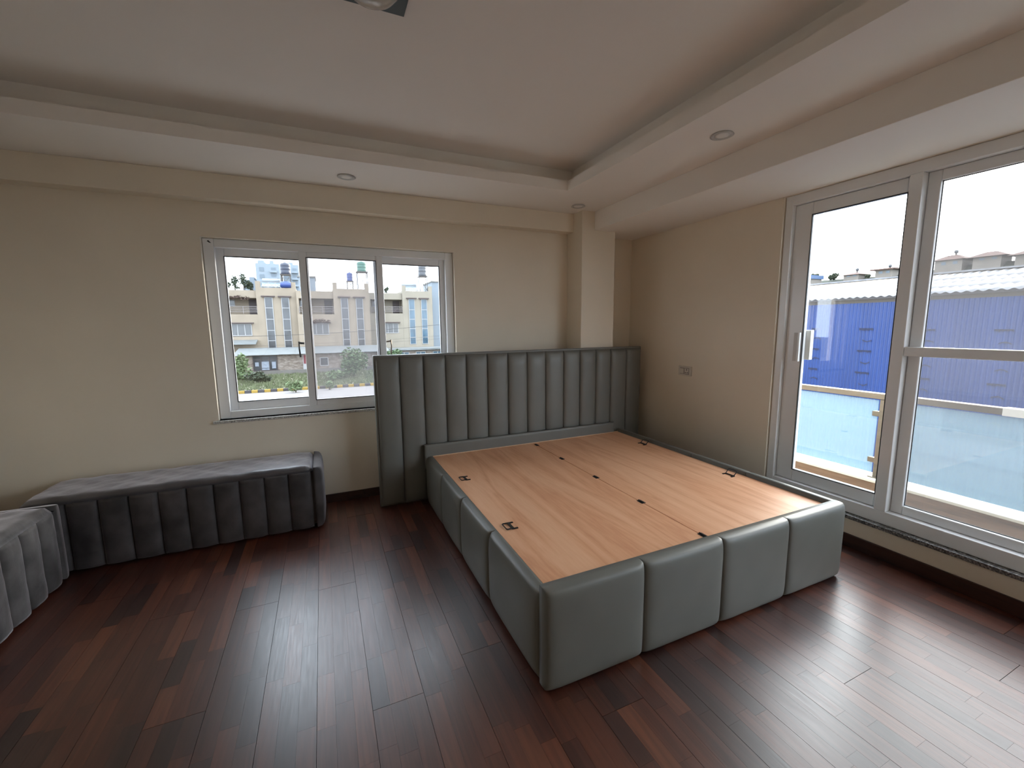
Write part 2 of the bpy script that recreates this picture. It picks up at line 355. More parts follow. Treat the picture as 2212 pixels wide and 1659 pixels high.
# --- walls
WX0, WX1, WZ0, WZ1 = -0.743, 1.107, 0.772, 2.10
struct(boxes('wall_back', [((XL - 0.2, YB, 0), (WX0, YB + 0.22, 2.9)), ((WX1, YB, 0), (XR + 0.22, YB + 0.22, 2.9)), ((WX0, YB, 0), (WX1, YB + 0.22, WZ0)), ((WX0, YB, WZ1), (WX1, YB + 0.22, 2.9))], MT['wall']), 'cream painted wall behind the headboard, pierced by a sliding window')
DY0, DY1, DZ0, DZ1 = -1.33, 2.09, 0.215, Z_BM
struct(boxes('wall_right', [((XR, DY1, 0), (XR + 0.22, YB, 2.9)), ((XR, YF, 0), (XR + 0.22, DY0, 2.9)), ((XR, DY0, 0), (XR + 0.22, DY1, DZ0 - 0.026)), ((XR, DY0, DZ1), (XR + 0.22, DY1, 2.9))], MT['wall']), 'cream painted wall holding the glazed balcony opening')
struct(box('wall_left', XL - 0.2, XL, YF, YB, 0, 2.9, MT['wall']), 'cream painted wall out of view on the left')
struct(box('wall_front', XL - 0.2, XR + 0.22, YF - 0.2, YF, 0, 2.9, MT['wall']), 'cream painted wall behind the camera')
struct(box('wall_pillar', 2.266, 2.644, 3.46, YB, 0, Z_S + 0.1, MT['wall'], bevel=0.004), 'square cream pillar in the corner behind the headboard')
# --- ceiling
ceil = struct(box('ceiling', XL - 0.2, XR + 0.22, YF - 0.2, YB + 0.22, Z_C, Z_C + 0.2, MT['ceil']), 'off-white tray ceiling with a stepped cove')
TX0, TX1, TY0, TY1 = -1.5, 1.845, -1.55, 3.025
boxes('soffit', [((TX1, YF, Z_S), (XR, YB, Z_LIP)), ((XL, TY1, Z_S), (TX1, YB, Z_LIP)), ((XL, YF, Z_S), (TX0, TY1, Z_LIP)), ((TX0, YF, Z_S), (TX1, TY0, Z_LIP))], MT['ceil'], ceil)
SB = 0.10
boxes('cove_riser', [((TX1 + SB, YF, Z_LIP), (XR, YB, Z_C)), ((XL, TY1 + SB, Z_LIP), (TX1 + SB, YB, Z_C)), ((XL, YF, Z_LIP), (TX0 - SB, TY1 + SB, Z_C)), ((TX0 - SB, YF, Z_LIP), (TX1 + SB, TY0 - SB, Z_C))], MT['ceil'], ceil)
box('window_wall_beam', 2.405, XR, YF, YB, Z_BM, Z_S, MT['ceil'], ceil, bevel=0.003)
box('headboard_wall_beam', XL, 2.266, 3.607, YB, Z_BM, Z_S, MT['wall'], ceil, bevel=0.003)
# --- baseboards and sills
struct(box('baseboard_back', XL, XR, YB - 0.014, YB, 0, 0.072, MT['basebd'], bevel=0.003), 'dark wooden baseboard along the headboard wall')
struct(box('baseboard_right', XR - 0.014, XR, YF, YB - 0.014, 0, 0.085, MT['basebd'], bevel=0.003), 'dark wooden baseboard below the balcony opening')
struct(box('baseboard_left', XL, XL + 0.014, YF, YB - 0.014, 0, 0.08, MT['basebd'], bevel=0.003), 'dark wooden baseboard out of view on the left')
struct(box('trim_1', WX0 - 0.035, WX1 + 0.035, YB - 0.022, YB + 0.10, WZ0 - 0.020, WZ0, MT['granite_pale'], bevel=0.003), 'thin speckled granite sill under the sliding window')
struct(box('trim_2', XR - 0.022, XR + 0.22, DY0, DY1 - 0.003, DZ0 - 0.026, DZ0, MT['granite'], bevel=0.004), 'speckled granite sill under the balcony glazing')

# --- window_1
win = struct(empty('window_1', (0.18, 3.8, WZ0)), 'white three-panel sliding window in the back wall')
frame_rect('window_frame', 3.765, 3.845, WX0 + 0.002, WX1 - 0.002, WZ0 + 0.001, WZ1 - 0.002, 0.068, 0.068, 0.056, 0.060, MT['upvc'], win)
# rear-track sashes
def sash(x0, x1, z0, z1, ya, yb, gl, gr, gb, gt, gm, mat=MT['upvc']):
    s = frame_rect('sash', ya, yb, x0, x1, z0, z1, gl, gr, gb, gt, mat, win, bevel=0.005)
    ym = (ya + yb) / 2
    frame_rect('glazing_gasket', ya - 0.001, ya + 0.010, x0 + gl - 0.005, x1 - gr + 0.005, z0 + gb - 0.005, z1 - gt + 0.005, 0.006, 0.006, 0.006, 0.006, MT['gasket'], s, bevel=0)
    box('glass_pane', x0 + gl - 0.004, x1 - gr + 0.004, ym - 0.003, ym + 0.003, z0 + gb - 0.004, z1 - gt + 0.004, gm, s)
    return s
sash(-0.680, -0.062, 0.822, 2.044, 3.806, 3.838, 0.058, 0.060, 0.072, 0.064, MT['glass'])
sash(0.430, 1.042, 0.822, 2.044, 3.806, 3.838, 0.060, 0.054, 0.072, 0.064, MT['glass'])
mid = sash(-0.130, 0.500, 0.806, 2.052, 3.768, 3.800, 0.056, 0.056, 0.066, 0.056, MT['mesh'])
for sx, hx in ((-1, -0.138), (1, 0.508)):
    v, f = [], []
    tube('', [(hx - sx * 0.004, 3.785, 1.33), (hx + sx * 0.034, 3.785, 1.335)], 0.008, None, data=(v, f))
    tube('', [(hx + sx * 0.034, 3.785, 1.345), (hx + sx * 0.034, 3.785, 1.29), (hx + sx * 0.030, 3.785, 1.22)], 0.006, None, data=(v, f))
    tag(pymesh('lock_lever', v, f, MT['gasket'] if sx < 0 else MT['steel'], mid, True), 'small hook-shaped sash lock lever')
hexa('corner_chip', [(-0.712, 3.7645, 2.077), (-0.700, 3.7645, 2.068), (-0.686, 3.7645, 2.064), (-0.703, 3.7645, 2.085)], [(-0.712, 3.766, 2.077), (-0.700, 3.766, 2.068), (-0.686, 3.766, 2.064), (-0.703, 3.766, 2.085)], MT['gasket'], win)

# --- door_1 : glazed balcony opening
door = struct(empty('door_1', (3.14, 0.5, DZ0)), 'white framed sliding balcony door with tall glass panels')
frame_rect('door_frame', XR + 0.018, XR + 0.17, DY0 + 0.002, DY1 - 0.004, DZ0 + 0.001, DZ1 - 0.001, 0.055, 0.052, 0.082, 0.066, MT['upvc'], door, axis='x')
YS = [1.35, 0.02]
for ym in YS:
    box('mullion', XR + 0.012, XR + 0.102, ym - 0.030, ym + 0.030, DZ0 + 0.083, DZ1 - 0.067, MT['upvc'], door, bevel=0.004)
# sliding leaf
leaf = frame_rect('sliding_sash', XR + 0.050, XR + 0.090, 1.381, 2.034, DZ0 + 0.084, DZ1 - 0.068, 0.020, 0.118, 0.085, 0.085, MT['upvc'], door, axis='x', bevel=0.006)
frame_rect('glazing_gasket', XR + 0.0495, XR + 0.06, 1.396, 1.921, DZ0 + 0.164, DZ1 - 0.148, 0.005, 0.006, 0.006, 0.006, MT['gasket'], leaf, axis='x', bevel=0)
box('glass_pane', XR + 0.067, XR + 0.073, 1.395, 1.922, DZ0 + 0.163, DZ1 - 0.147, MT['glass'], leaf)
box('handle_recess', XR + 0.046, XR + 0.0505, 1.932, 1.975, 1.18, 1.382, MT['downring'], leaf, bevel=0.001)
box('pull_handle', XR + 0.030, XR + 0.0505, 1.925, 1.940, 1.178, 1.384, MT['upvc'], leaf, bevel=0.003)
box('outside_pull', XR + 0.0895, XR + 0.125, 1.885, 1.93, 1.19, 1.40, MT['sleeve'], leaf, bevel=0.004)
# fixed panels
for ya, yb, mt in ((0.05, 1.32, MT['mesh2']), (-1.275, -0.01, MT['glass'])):
    fx = frame_rect('fixed_sash', XR + 0.062, XR + 0.100, ya + 0.001, yb - 0.001, DZ0 + 0.0835, DZ1 - 0.0675, 0.058, 0.058, 0.056, 0.058, MT['upvc'], door, axis='x', bevel=0.006)
    box('glass_pane', XR + 0.086, XR + 0.092, ya + 0.056, yb - 0.056, DZ0 + 0.137, DZ1 - 0.123, mt, fx)
    frame_rect('glazing_gasket', XR + 0.080, XR + 0.0855, ya + 0.057, yb - 0.057, DZ0 + 0.138, DZ1 - 0.124, 0.005, 0.005, 0.005, 0.005, MT['gasket'], fx, axis='x', bevel=0)
    box('transom', XR + 0.016, XR + 0.0615, ya + 0.0005, yb - 0.0005, 1.254, 1.307, MT['upvc'], door, bevel=0.004)

# ================================================================== THE BED
bed = thing('bed', (1.68, 2.35, 0), 'double bed frame in grey leatherette with a bare plywood deck', 'bed')
L = MT['leather']
box('carcass', 0.762, 2.628, 1.385, 3.345, 0.025, 0.376, MT['leather_dk'], bed)
hb = box('headboard', 0.345, 2.952, 3.402, 3.452, 0.012, 1.236, L, bed, bevel=0.008)
xs = [0.362, 0.539, 0.728, 0.910, 1.089, 1.278, 1.470, 1.657, 1.844, 2.034, 2.214, 2.395, 2.570, 2.759, 2.938]
for a, b in zip(xs[:-1], xs[1:]):
    pad('channel', (a + 0.0005, 3.4025, 0.014), (1, 0, 0), (0, 0, 1), (0, -1, 0), b - a - 0.001, 1.206, 0.002, 0.030, L, hb, ku=2.6, kv=26, nu=12, nv=10, wrinkle=0.0012, seed=int(a * 100))
pr = pad('head_rail', (0.697, 3.345, 0.30), (1, 0, 0), (0, 0, 1), (0, -1, 0), 1.882, 0.202, 0.012, 0.010, L, bed, ku=40, kv=10, nu=30, nv=10)
box('rail_backing', 0.705, 2.57, 3.346, 3.40, 0.30, 0.495, MT['leather_dk'], pr)
# plywood deck
for x0, x1, xh, sg in ((0.765, 1.6775, 0.846, -1), (1.682, 2.624, 2.546, 1)):
    pn = box('plywood_panel', x0, x1, 1.372, 3.322, 0.3775, 0.400, MT['ply'], bed, bevel=0.001, seg=1)
    for yh in ((2.725, 1.942) if sg < 0 else (2.868, 1.988)):
        v, f = [], []
        def bx_(lo, hi):
            b0 = len(v)
            v.extend([(x, y, z) for z in (lo[2], hi[2]) for y in (lo[1], hi[1]) for x in (lo[0], hi[0])])
            f.extend([tuple(b0 + q for q in t) for t in ((0, 2, 3, 1), (4, 5, 7, 6), (0, 1, 5, 4), (2, 6, 7, 3), (0, 4, 6, 2), (1, 3, 7, 5))])
        xi = xh - sg * 0.0
        bx_((xi - 0.007, yh - 0.036, 0.4002), (xi + 0.007, yh + 0.036, 0.406))
        for yy in (yh - 0.034, yh + 0.034):
            a_, b_ = sorted((xi, xi - sg * 0.028)); bx_((a_, yy - 0.005, 0.4002), (b_, yy + 0.005, 0.4045))
        zt = 0.4045 if sg < 0 else 0.430
        tube('', [(xi, yh - 0.032, 0.405), (xi + sg * 0.030, yh - 0.034, zt), (xi + sg * 0.036, yh - 0.028, zt + 0.001), (xi + sg * 0.036, yh + 0.028, zt + 0.001), (xi + sg * 0.030, yh + 0.034, zt), (xi, yh + 0.032, 0.405)], 0.0032, None, n=6, data=(v, f))
        tag(pymesh('pull_handle', v, f, MT['iron'], pn), 'black wire pull handle on the plywood')
for yh in (3.25, 2.817, 2.355, 1.893, 1.440):
    bs = [((1.6655, yh - 0.024, 0.4001), (1.6785, yh + 0.024, 0.4025)), ((1.6805, yh - 0.024, 0.4001), (1.6935, yh + 0.024, 0.4025)), ((1.6765, yh - 0.024, 0.4021), (1.6825, yh + 0.024, 0.4075))]
    boxes('hinge', bs, MT['iron'], bed, bevel=0.0006, seg=1)
box('edge_batten', 0.765, 2.624, 3.3225, 3.332, 0.385, 0.406, MT['plyedge'], bed, bevel=0.001)
# foot cushions
fx_ = [0.716, 1.198, 1.670, 2.148, 2.632]
for q, (a, b) in enumerate(zip(fx_[:-1], fx_[1:])):
    pad('foot_cushion', (a + 0.001, 1.369, 0.012), (1, 0, 0), (0, 0, 1), (0, -1, 0), b - a - 0.002, 0.430, 0.024, 0.050, L, bed, ku=7, kv=6.5, nu=26, nv=26, wrinkle=0.0008, seed=q)
# left side panels, right side panels
sy = [1.372, 1.926, 2.405, 2.865, 3.345]
for q, (a, b) in enumerate(zip(sy[:-1], sy[1:])):
    pad('side_panel', (0.761, b - 0.001, 0.012), (0, -1, 0), (0, 0, 1), (-1, 0, 0), b - a - 0.002, 0.392, 0.012, 0.050, L, bed, ku=6.5, kv=4.2, nu=24, nv=24, wrinkle=0.0008, seed=10 + q)
    pad('side_panel', (2.630, a + 0.001, 0.012), (0, 1, 0), (0, 0, 1), (1, 0, 0), b - a - 0.002, 0.412, 0.030, 0.030, L, bed, ku=8, kv=7, nu=20, nv=20, seed=20 + q)

# ================================================================== THE BENCHES
def bench(name, label, ox, oy, length, depth, ht, ang, mat, lidmat, nch, start, wch, ends):
    """long low bench; local x along the front, local -y is the front face, ends rounded"""
    c, s = math.cos(ang), math.sin(ang)
    def T(p): return Vector((ox + p[0] * c - p[1] * s, oy + p[0] * s + p[1] * c, p[2] if len(p) > 2 else 0))
    t = thing(name, (ox, oy, 0), label, 'bench', 'velvet storage benches')
    zc = 0.435
    r = 0.055; P = []
    def outline(inset):
        L0, L1, D0, D1 = inset, length - inset, inset, depth - inset; rr = r
        pts = []
        for cx, cy, a0 in ((L1 - rr, D0 + rr, -90), (L1 - rr, D1 - rr, 0), (L0 + rr, D1 - rr, 90), (L0 + rr, D0 + rr, 180)):
            for k in range(5): a = math.radians(a0 + 22.5 * k); pts.append((cx + rr * math.cos(a), cy + rr * math.sin(a)))
        return pts
    def extr(nm, ins, zs, m, smooth=True):
        V = []; F = []; n = None
        for i_, z in zip(ins, zs):
            o_ = outline(i_); n = len(o_); V += [T((x, y, z)) for x, y in o_]
        for j in range(len(zs) - 1):
            for k in range(n): F.append((j * n + k, j * n + (k + 1) % n, (j + 1) * n + (k + 1) % n, (j + 1) * n + k))
        F.append(tuple(reversed(range(n)))); F.append(tuple(range((len(zs) - 1) * n, len(zs) * n)))
        return pymesh(nm, V, F, m, t, smooth)
    extr('base', [0.05, 0.05], [0.0, 0.03], MT['hem'], False)
    extr('body', [0.034, 0.022, 0.024], [0.028, 0.06, zc], mat)
    # lid cushion with a soft wrinkled top
    l0 = 0.062 if -1 in ends else 0.004
    nx, ny = 60, 16; V = []; F = []; rn = random.Random(3); ph = [rn.random() * 6 for _ in range(5)]
    for j in range(ny + 1):
        for i in range(nx + 1):
            x = i / nx; y = j / ny
            ex = (1 - abs(2 * x - 1) ** 40) ** 0.30 if 0 < x < 1 else 0
            ey = (1 - abs(2 * y - 1) ** 9) ** 0.30 if 0 < y < 1 else 0
            wr = 0.0035 * (math.sin(x * 31 + y * 7 + ph[0]) * math.sin(y * 9 + x * 13 + ph[1]) + 0.7 * math.sin(x * 67 + ph[2] + 4 * math.sin(y * 6)) * math.sin(y * 14 + ph[3]))
            V.append(T((l0 + x * (length - l0 - 0.062), 0.004 + y * (depth - 0.012), zc + (0.042 + wr) * ex * ey)))
    n1 = nx + 1
    for j in range(ny):
        for i in range(nx): F.append((j * n1 + i, j * n1 + i + 1, (j + 1) * n1 + i + 1, (j + 1) * n1 + i))
    F.append(tuple([j * n1 for j in range(ny + 1)] + [ny * n1 + i for i in range(1, nx + 1)] + [j * n1 + nx for j in range(ny - 1, -1, -1)] + [i for i in range(nx - 1, 0, -1)]))
    pymesh('lid_cushion', V, F, lidmat, t, True)
    ux = Vector((c, s, 0)); nf = Vector((s, -c, 0))
    for k in range(nch):
        a = start + k * wch
        pad('channel', T((a, 0.024, 0.014)), ux, (0, 0, 1), nf, wch - 0.001, zc - 0.012, 0.002, 0.032, mat, t, ku=2.3, kv=9, nu=10, nv=14, wrinkle=0.004, seed=k)
    # rounded end bolsters closing the lid at both ends
    for xe, sg in ((length - 0.060, 1), (0.060, -1)):
        if sg not in ends: continue
        u_ = Vector((-s, c, 0)) * sg; o_ = T((xe, 0.0 if sg > 0 else depth - 0.004, 0.016))
        pad('end_bolster', o_, u_, (0, 0, 1), ux * sg, depth - 0.004, zc + 0.012, 0.012, 0.052, mat, t, ku=5.0, kv=5.5, nu=18, nv=20, wrinkle=0.004, seed=40)
    return t
bench('storage_bench', 'long dark velvet bench with vertical channels against the window wall', -1.66, 3.245, 1.60, 0.445, 0.47, 0.0, MT['velvet'], MT['velvet_lid'], 10, 0.0585, 0.1465, (1,))
bench('storage_bench', 'dark velvet bench cut off by the left edge of the photo', -1.452, 1.62, 1.60, 0.445, 0.47, math.pi / 2, MT['velvet_lit'], MT['velvet_lit'], 10, 0.06, 0.1465, (1, -1))

# ================================================================== SMALL ROOM THINGS
for (x, y), lb in (((0.228, 3.34), 'round white recessed downlight in the soffit above the sliding window'), ((2.157, 3.36), 'round white recessed downlight in the soffit corner beside the pillar'), ((2.126, 1.84), 'round white recessed downlight in the soffit facing the balcony door, largest of three')):
    t = thing('recessed_downlight', (x, y, Z_S), lb, 'downlight', 'recessed downlights in the soffit')
    lathe('trim_ring', (x, y, Z_S), [(0.058, -0.001), (0.062, -0.006), (0.050, -0.010), (0.040, -0.004), (0.036, -0.0005)], MT['downring'], t, 28)
    lathe('lens', (x, y, Z_S), [(0.0385, -0.0005), (0.0385, -0.005), (0.02, -0.0065), (0.001, -0.007)], MT['downface'], t, 24)
t = thing('ceiling_light', (0.236, 1.72, Z_C), 'domed ceiling light on a square dark green plate, cut off at the top', 'ceiling light')
box('backing_plate', 0.09, 0.379, 1.575, 1.872, Z_C - 0.020, Z_C - 0.0005, MT['plate'], t, bevel=0.002)
lathe('dome_shade', (0.235, 1.69, Z_C - 0.02), [(0.104, 0.0), (0.106, -0.02), (0.098, -0.048), (0.075, -0.075), (0.04, -0.092), (0.002, -0.097)], MT['dome'], t, 32)
t = thing('socket_switch', (XR, 2.915, 1.02), 'ivory wall plate with a switch and power socket beside the bed', 'wall socket')
pl = box('cover_plate', XR - 0.010, XR - 0.0003, 2.838, 2.992, 0.978, 1.066, MT['socket'], t, bevel=0.003)
box('switch_gap', XR - 0.0108, XR - 0.0098, 2.922, 2.972, 0.994, 1.050, MT['socketdk'], pl)
box('rocker', XR - 0.0145, XR - 0.0105, 2.924, 2.970, 0.997, 1.047, MT['socket'], t, bevel=0.002)
box('socket_gap', XR - 0.0108, XR - 0.0098, 2.866, 2.917, 0.992, 1.050, MT['socketdk'], pl)
sf = box('socket_face', XR - 0.0130, XR - 0.0105, 2.868, 2.915, 0.996, 1.047, MT['socket'], t, bevel=0.001)
for yy, zz, hw, hh in ((2.891, 1.034, 0.0032, 0.008), (2.903, 1.008, 0.007, 0.003), (2.880, 1.008, 0.007, 0.003)):
    box('pin_hole', XR - 0.0135, XR - 0.0128, yy - hw, yy + hw, zz - hh, zz + hh, MT['socketdk'], sf)
#OUTDOORS
# ================================================================== OUTDOORS : BALCONY
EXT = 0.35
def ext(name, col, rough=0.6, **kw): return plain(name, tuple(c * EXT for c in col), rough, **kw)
MO = {
 'facade': ext('beige_facade_paint', (0.56, 0.46, 0.345), 0.85, noise=0.10, nscale=0.8),
 'facade2': ext('pale_facade_paint', (0.54, 0.48, 0.38), 0.85, noise=0.08, nscale=0.7),
 'shade': ext('brown_sunshade', (0.16, 0.115, 0.11), 0.8, noise=0.15, nscale=2),
 'wframe': ext('white_window_frame', (0.62, 0.62, 0.62), 0.5),
 'pane': ext('dark_window_pane', (0.085, 0.095, 0.11), 0.12, noise=0.5, nscale=1.2),
 'panelt': ext('curtained_window_pane', (0.20, 0.21, 0.22), 0.2, noise=0.25, nscale=3, stretch=(3, 1, 0.3)),
 'paneblue': ext('blue_window_pane', (0.10, 0.20, 0.29), 0.12, noise=0.3, nscale=1.0),
 'doorbrown': ext('brown_door', (0.075, 0.05, 0.05), 0.6),
 'railp': ext('pinkish_white_railing', (0.48, 0.43, 0.42), 0.5),
 'railw': ext('white_railing', (0.60, 0.60, 0.58), 0.5),
 'tankdark': ext('dark_blue_water_tank', (0.035, 0.05, 0.10), 0.4),
 'tankgreen': ext('green_water_tank', (0.09, 0.33, 0.24), 0.45),
 'tankblue': ext('blue_plastic_tank', (0.05, 0.11, 0.42), 0.4),
 'tankgrey': ext('grey_water_tank', (0.12, 0.13, 0.15), 0.45),
 'iron': ext('rusty_stand_iron', (0.12, 0.10, 0.09), 0.6),
 'panel': ext('solar_heater_glass', (0.22, 0.33, 0.42), 0.2),
 'tube': ext('solar_heater_drum', (0.50, 0.54, 0.58), 0.35),
 'tin': ext('grey_tin_sheet', (0.33, 0.36, 0.37), 0.45, noise=0.15, nscale=1.5),
 'rubble': rubble('rubble_stone_wall'),
 'plinth': ext('grey_cement_plinth', (0.28, 0.26, 0.24), 0.9, noise=0.2, nscale=1.0),
 'poster': ext('pale_blue_poster', (0.42, 0.48, 0.58), 0.7, noise=0.25, nscale=6),
 'red': ext('red_door_cloth', (0.30, 0.05, 0.07), 0.8),
 'yellow': ext('yellow_kerb_paint', (0.58, 0.36, 0.04), 0.8, noise=0.1, nscale=5),
 'black': ext('black_kerb_paint', (0.07, 0.06, 0.07), 0.8, noise=0.15, nscale=5),
 'road': ext('pale_dusty_road', (0.40, 0.37, 0.36), 0.9, noise=0.08, nscale=0.6),
 'soil': ext('dry_green_verge', (0.27, 0.25, 0.17), 0.95, noise=0.4, nscale=1.4),
 'grass': ext('grass_blade_green', (0.20, 0.24, 0.11), 0.8, noise=0.35, nscale=2),
 'leaf': ext('mid_green_leaves', (0.10, 0.19, 0.055), 0.7, noise=0.4, nscale=4),
 'leaf2': ext('pale_green_leaves', (0.20, 0.30, 0.12), 0.7, noise=0.35, nscale=4),
 'leafdk': ext('grey_green_leaves', (0.07, 0.10, 0.05), 0.8, noise=0.4, nscale=4),
 'bark': ext('brown_twigs', (0.10, 0.07, 0.05), 0.9),
 'dryvine': ext('dry_reddish_vine', (0.17, 0.10, 0.08), 0.9, noise=0.4, nscale=6),
 'apt': ext('pale_blue_apartment_paint', (0.44, 0.52, 0.60), 0.85),
 'aptwin': ext('apartment_window', (0.22, 0.29, 0.36), 0.4),
 'bluesheet': ext('blue_corrugated_sheet', (0.020, 0.082, 0.36), 0.42, noise=0.10, nscale=1.2, stretch=(1, 2, 0.4)),
 'roofsheet': ext('weathered_white_roof_sheet', (0.46, 0.46, 0.48), 0.5, noise=0.22, nscale=2.2, stretch=(0.3, 3, 1)),
 'fascia': ext('brown_eave_board', (0.20, 0.165, 0.135), 0.7),
 'ink': ext('black_stamp_ink', (0.012, 0.02, 0.09), 0.6),
 'hill': ext('grey_green_hillside', (0.16, 0.17, 0.13), 0.95, noise=0.3, nscale=0.08),
 'hroof': ext('reddish_tile_roof', (0.24, 0.13, 0.10), 0.8, noise=0.15, nscale=0.6),
 'hwall': ext('hill_house_plaster', (0.42, 0.37, 0.32), 0.85, noise=0.1, nscale=0.4),
 'farblue': ext('far_blue_tin_roof', (0.10, 0.20, 0.42), 0.6),
 'ground': ext('yard_earth', (0.24, 0.21, 0.17), 0.95, noise=0.25, nscale=0.5),
 'steelc': ext('black_cable', (0.04, 0.04, 0.045), 0.6),
 'conc': ext('outer_cement', (0.40, 0.38, 0.35), 0.9),
}
# balcony slab, curb and coping
bal = struct(box('floor_balcony', XR + 0.22, 4.31, -2.6, 4.1, -0.22, -0.02, MT['deck']), 'brown wood-look tiled balcony floor beyond the glazing')
struct(box('wall_balcony', 4.12, 4.30, -2.6, 4.1, -0.0195, 0.128, MT['deck']), 'low balcony kerb clad in brown wood-look tile')
struct(box('trim_3', 4.10, 4.315, -2.6, 4.1, 0.1285, 0.152, MT['marble'], bevel=0.004), 'pale coping stone along the balcony edge under the railing')
t = thing('balcony_railing', (4.2, 1.0, 0.152), 'glass balcony railing with beige steel posts and flat handrail', 'railing')
box('handrail', 4.17, 4.235, -2.55, 4.05, 0.818, 0.866, MT['steel'], t, bevel=0.004)
box('rail_sleeve', 4.166, 4.239, 1.02, 1.218, 0.814, 0.870, MT['sleeve'], t, bevel=0.004)
POSTS = [1.89, 0.32, -1.25, 3.46]
for py in POSTS:
    p = box('post', 4.18, 4.225, py - 0.022, py + 0.022, 0.156, 0.8175, MT['steel'], t, bevel=0.003)
    box('base_flange', 4.155, 4.25, py - 0.047, py + 0.047, 0.1525, 0.162, MT['steel'], p, bevel=0.002)
    for zc_ in (0.693, 0.297):
        for sg in (1, -1):
            a, b = sorted((py + sg * 0.0215, py + sg * 0.072)); box('glass_clamp', 4.186, 4.219, a, b, zc_ - 0.021, zc_ + 0.021, MT['steel'], p, bevel=0.003)
for a, b in ((1.93, 3.42), (0.36, 1.85), (-1.21, 0.28), (-2.5, -1.29)):
    box('glass_panel', 4.198, 4.208, a, b, 0.185, 0.806, MT['railglass'], t, bevel=0.001)

# ================================================================== OUTDOORS : BLUE SHED
SX, EZ = 12.0, 2.014
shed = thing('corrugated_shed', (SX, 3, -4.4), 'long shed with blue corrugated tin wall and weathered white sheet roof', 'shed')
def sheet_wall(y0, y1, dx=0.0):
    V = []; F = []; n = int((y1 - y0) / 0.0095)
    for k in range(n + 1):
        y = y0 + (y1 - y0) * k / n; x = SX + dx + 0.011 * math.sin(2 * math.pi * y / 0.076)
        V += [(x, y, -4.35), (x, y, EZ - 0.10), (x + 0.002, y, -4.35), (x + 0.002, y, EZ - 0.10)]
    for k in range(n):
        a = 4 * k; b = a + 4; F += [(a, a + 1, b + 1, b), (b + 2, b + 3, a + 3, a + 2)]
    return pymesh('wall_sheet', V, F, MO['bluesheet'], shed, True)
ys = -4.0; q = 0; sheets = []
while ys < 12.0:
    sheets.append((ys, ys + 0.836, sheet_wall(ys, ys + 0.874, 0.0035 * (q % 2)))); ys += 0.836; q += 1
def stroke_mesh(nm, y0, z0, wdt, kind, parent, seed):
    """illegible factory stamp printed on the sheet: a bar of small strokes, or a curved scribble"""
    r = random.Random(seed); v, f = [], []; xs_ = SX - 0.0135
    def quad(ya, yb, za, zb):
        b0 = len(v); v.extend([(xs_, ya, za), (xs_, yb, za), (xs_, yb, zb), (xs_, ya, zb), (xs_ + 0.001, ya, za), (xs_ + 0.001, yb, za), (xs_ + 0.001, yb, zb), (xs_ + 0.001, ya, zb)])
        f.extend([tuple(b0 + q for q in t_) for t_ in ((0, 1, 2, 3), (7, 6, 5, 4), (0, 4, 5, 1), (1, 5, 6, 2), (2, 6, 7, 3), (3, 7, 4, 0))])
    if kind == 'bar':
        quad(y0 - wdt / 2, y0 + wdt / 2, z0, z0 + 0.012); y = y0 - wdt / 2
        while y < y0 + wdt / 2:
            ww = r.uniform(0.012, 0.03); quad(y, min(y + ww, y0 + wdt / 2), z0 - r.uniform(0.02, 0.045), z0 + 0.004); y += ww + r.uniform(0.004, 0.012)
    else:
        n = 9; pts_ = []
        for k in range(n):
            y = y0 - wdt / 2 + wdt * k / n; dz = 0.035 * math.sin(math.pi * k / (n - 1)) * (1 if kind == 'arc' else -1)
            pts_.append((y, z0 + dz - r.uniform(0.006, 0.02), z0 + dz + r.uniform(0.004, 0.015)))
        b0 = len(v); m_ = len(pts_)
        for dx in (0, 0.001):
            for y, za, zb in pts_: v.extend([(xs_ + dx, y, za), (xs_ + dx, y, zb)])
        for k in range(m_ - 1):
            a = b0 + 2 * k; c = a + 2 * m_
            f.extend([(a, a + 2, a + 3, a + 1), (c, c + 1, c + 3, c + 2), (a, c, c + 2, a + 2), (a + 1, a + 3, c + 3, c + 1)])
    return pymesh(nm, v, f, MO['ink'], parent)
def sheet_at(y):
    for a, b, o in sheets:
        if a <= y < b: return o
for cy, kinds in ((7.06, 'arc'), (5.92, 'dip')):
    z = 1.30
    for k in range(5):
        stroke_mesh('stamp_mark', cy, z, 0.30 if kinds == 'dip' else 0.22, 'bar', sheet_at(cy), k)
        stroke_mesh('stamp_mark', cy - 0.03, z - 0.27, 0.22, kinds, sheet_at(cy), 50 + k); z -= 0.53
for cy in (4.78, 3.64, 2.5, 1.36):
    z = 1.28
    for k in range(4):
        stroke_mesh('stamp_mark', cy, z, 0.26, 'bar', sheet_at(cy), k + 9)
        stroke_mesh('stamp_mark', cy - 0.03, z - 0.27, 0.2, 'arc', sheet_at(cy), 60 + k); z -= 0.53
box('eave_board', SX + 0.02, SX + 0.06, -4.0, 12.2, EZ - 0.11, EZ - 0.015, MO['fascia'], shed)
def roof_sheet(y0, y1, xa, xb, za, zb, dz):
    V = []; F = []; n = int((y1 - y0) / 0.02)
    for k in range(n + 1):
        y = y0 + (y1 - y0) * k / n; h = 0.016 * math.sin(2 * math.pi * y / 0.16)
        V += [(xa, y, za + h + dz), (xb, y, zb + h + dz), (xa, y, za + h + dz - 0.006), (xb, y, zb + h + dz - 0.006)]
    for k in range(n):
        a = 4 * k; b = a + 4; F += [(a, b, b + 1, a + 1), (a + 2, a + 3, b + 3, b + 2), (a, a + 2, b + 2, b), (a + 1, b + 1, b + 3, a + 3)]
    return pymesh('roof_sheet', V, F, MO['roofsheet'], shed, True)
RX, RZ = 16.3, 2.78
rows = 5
ys = -4.0; q = 0
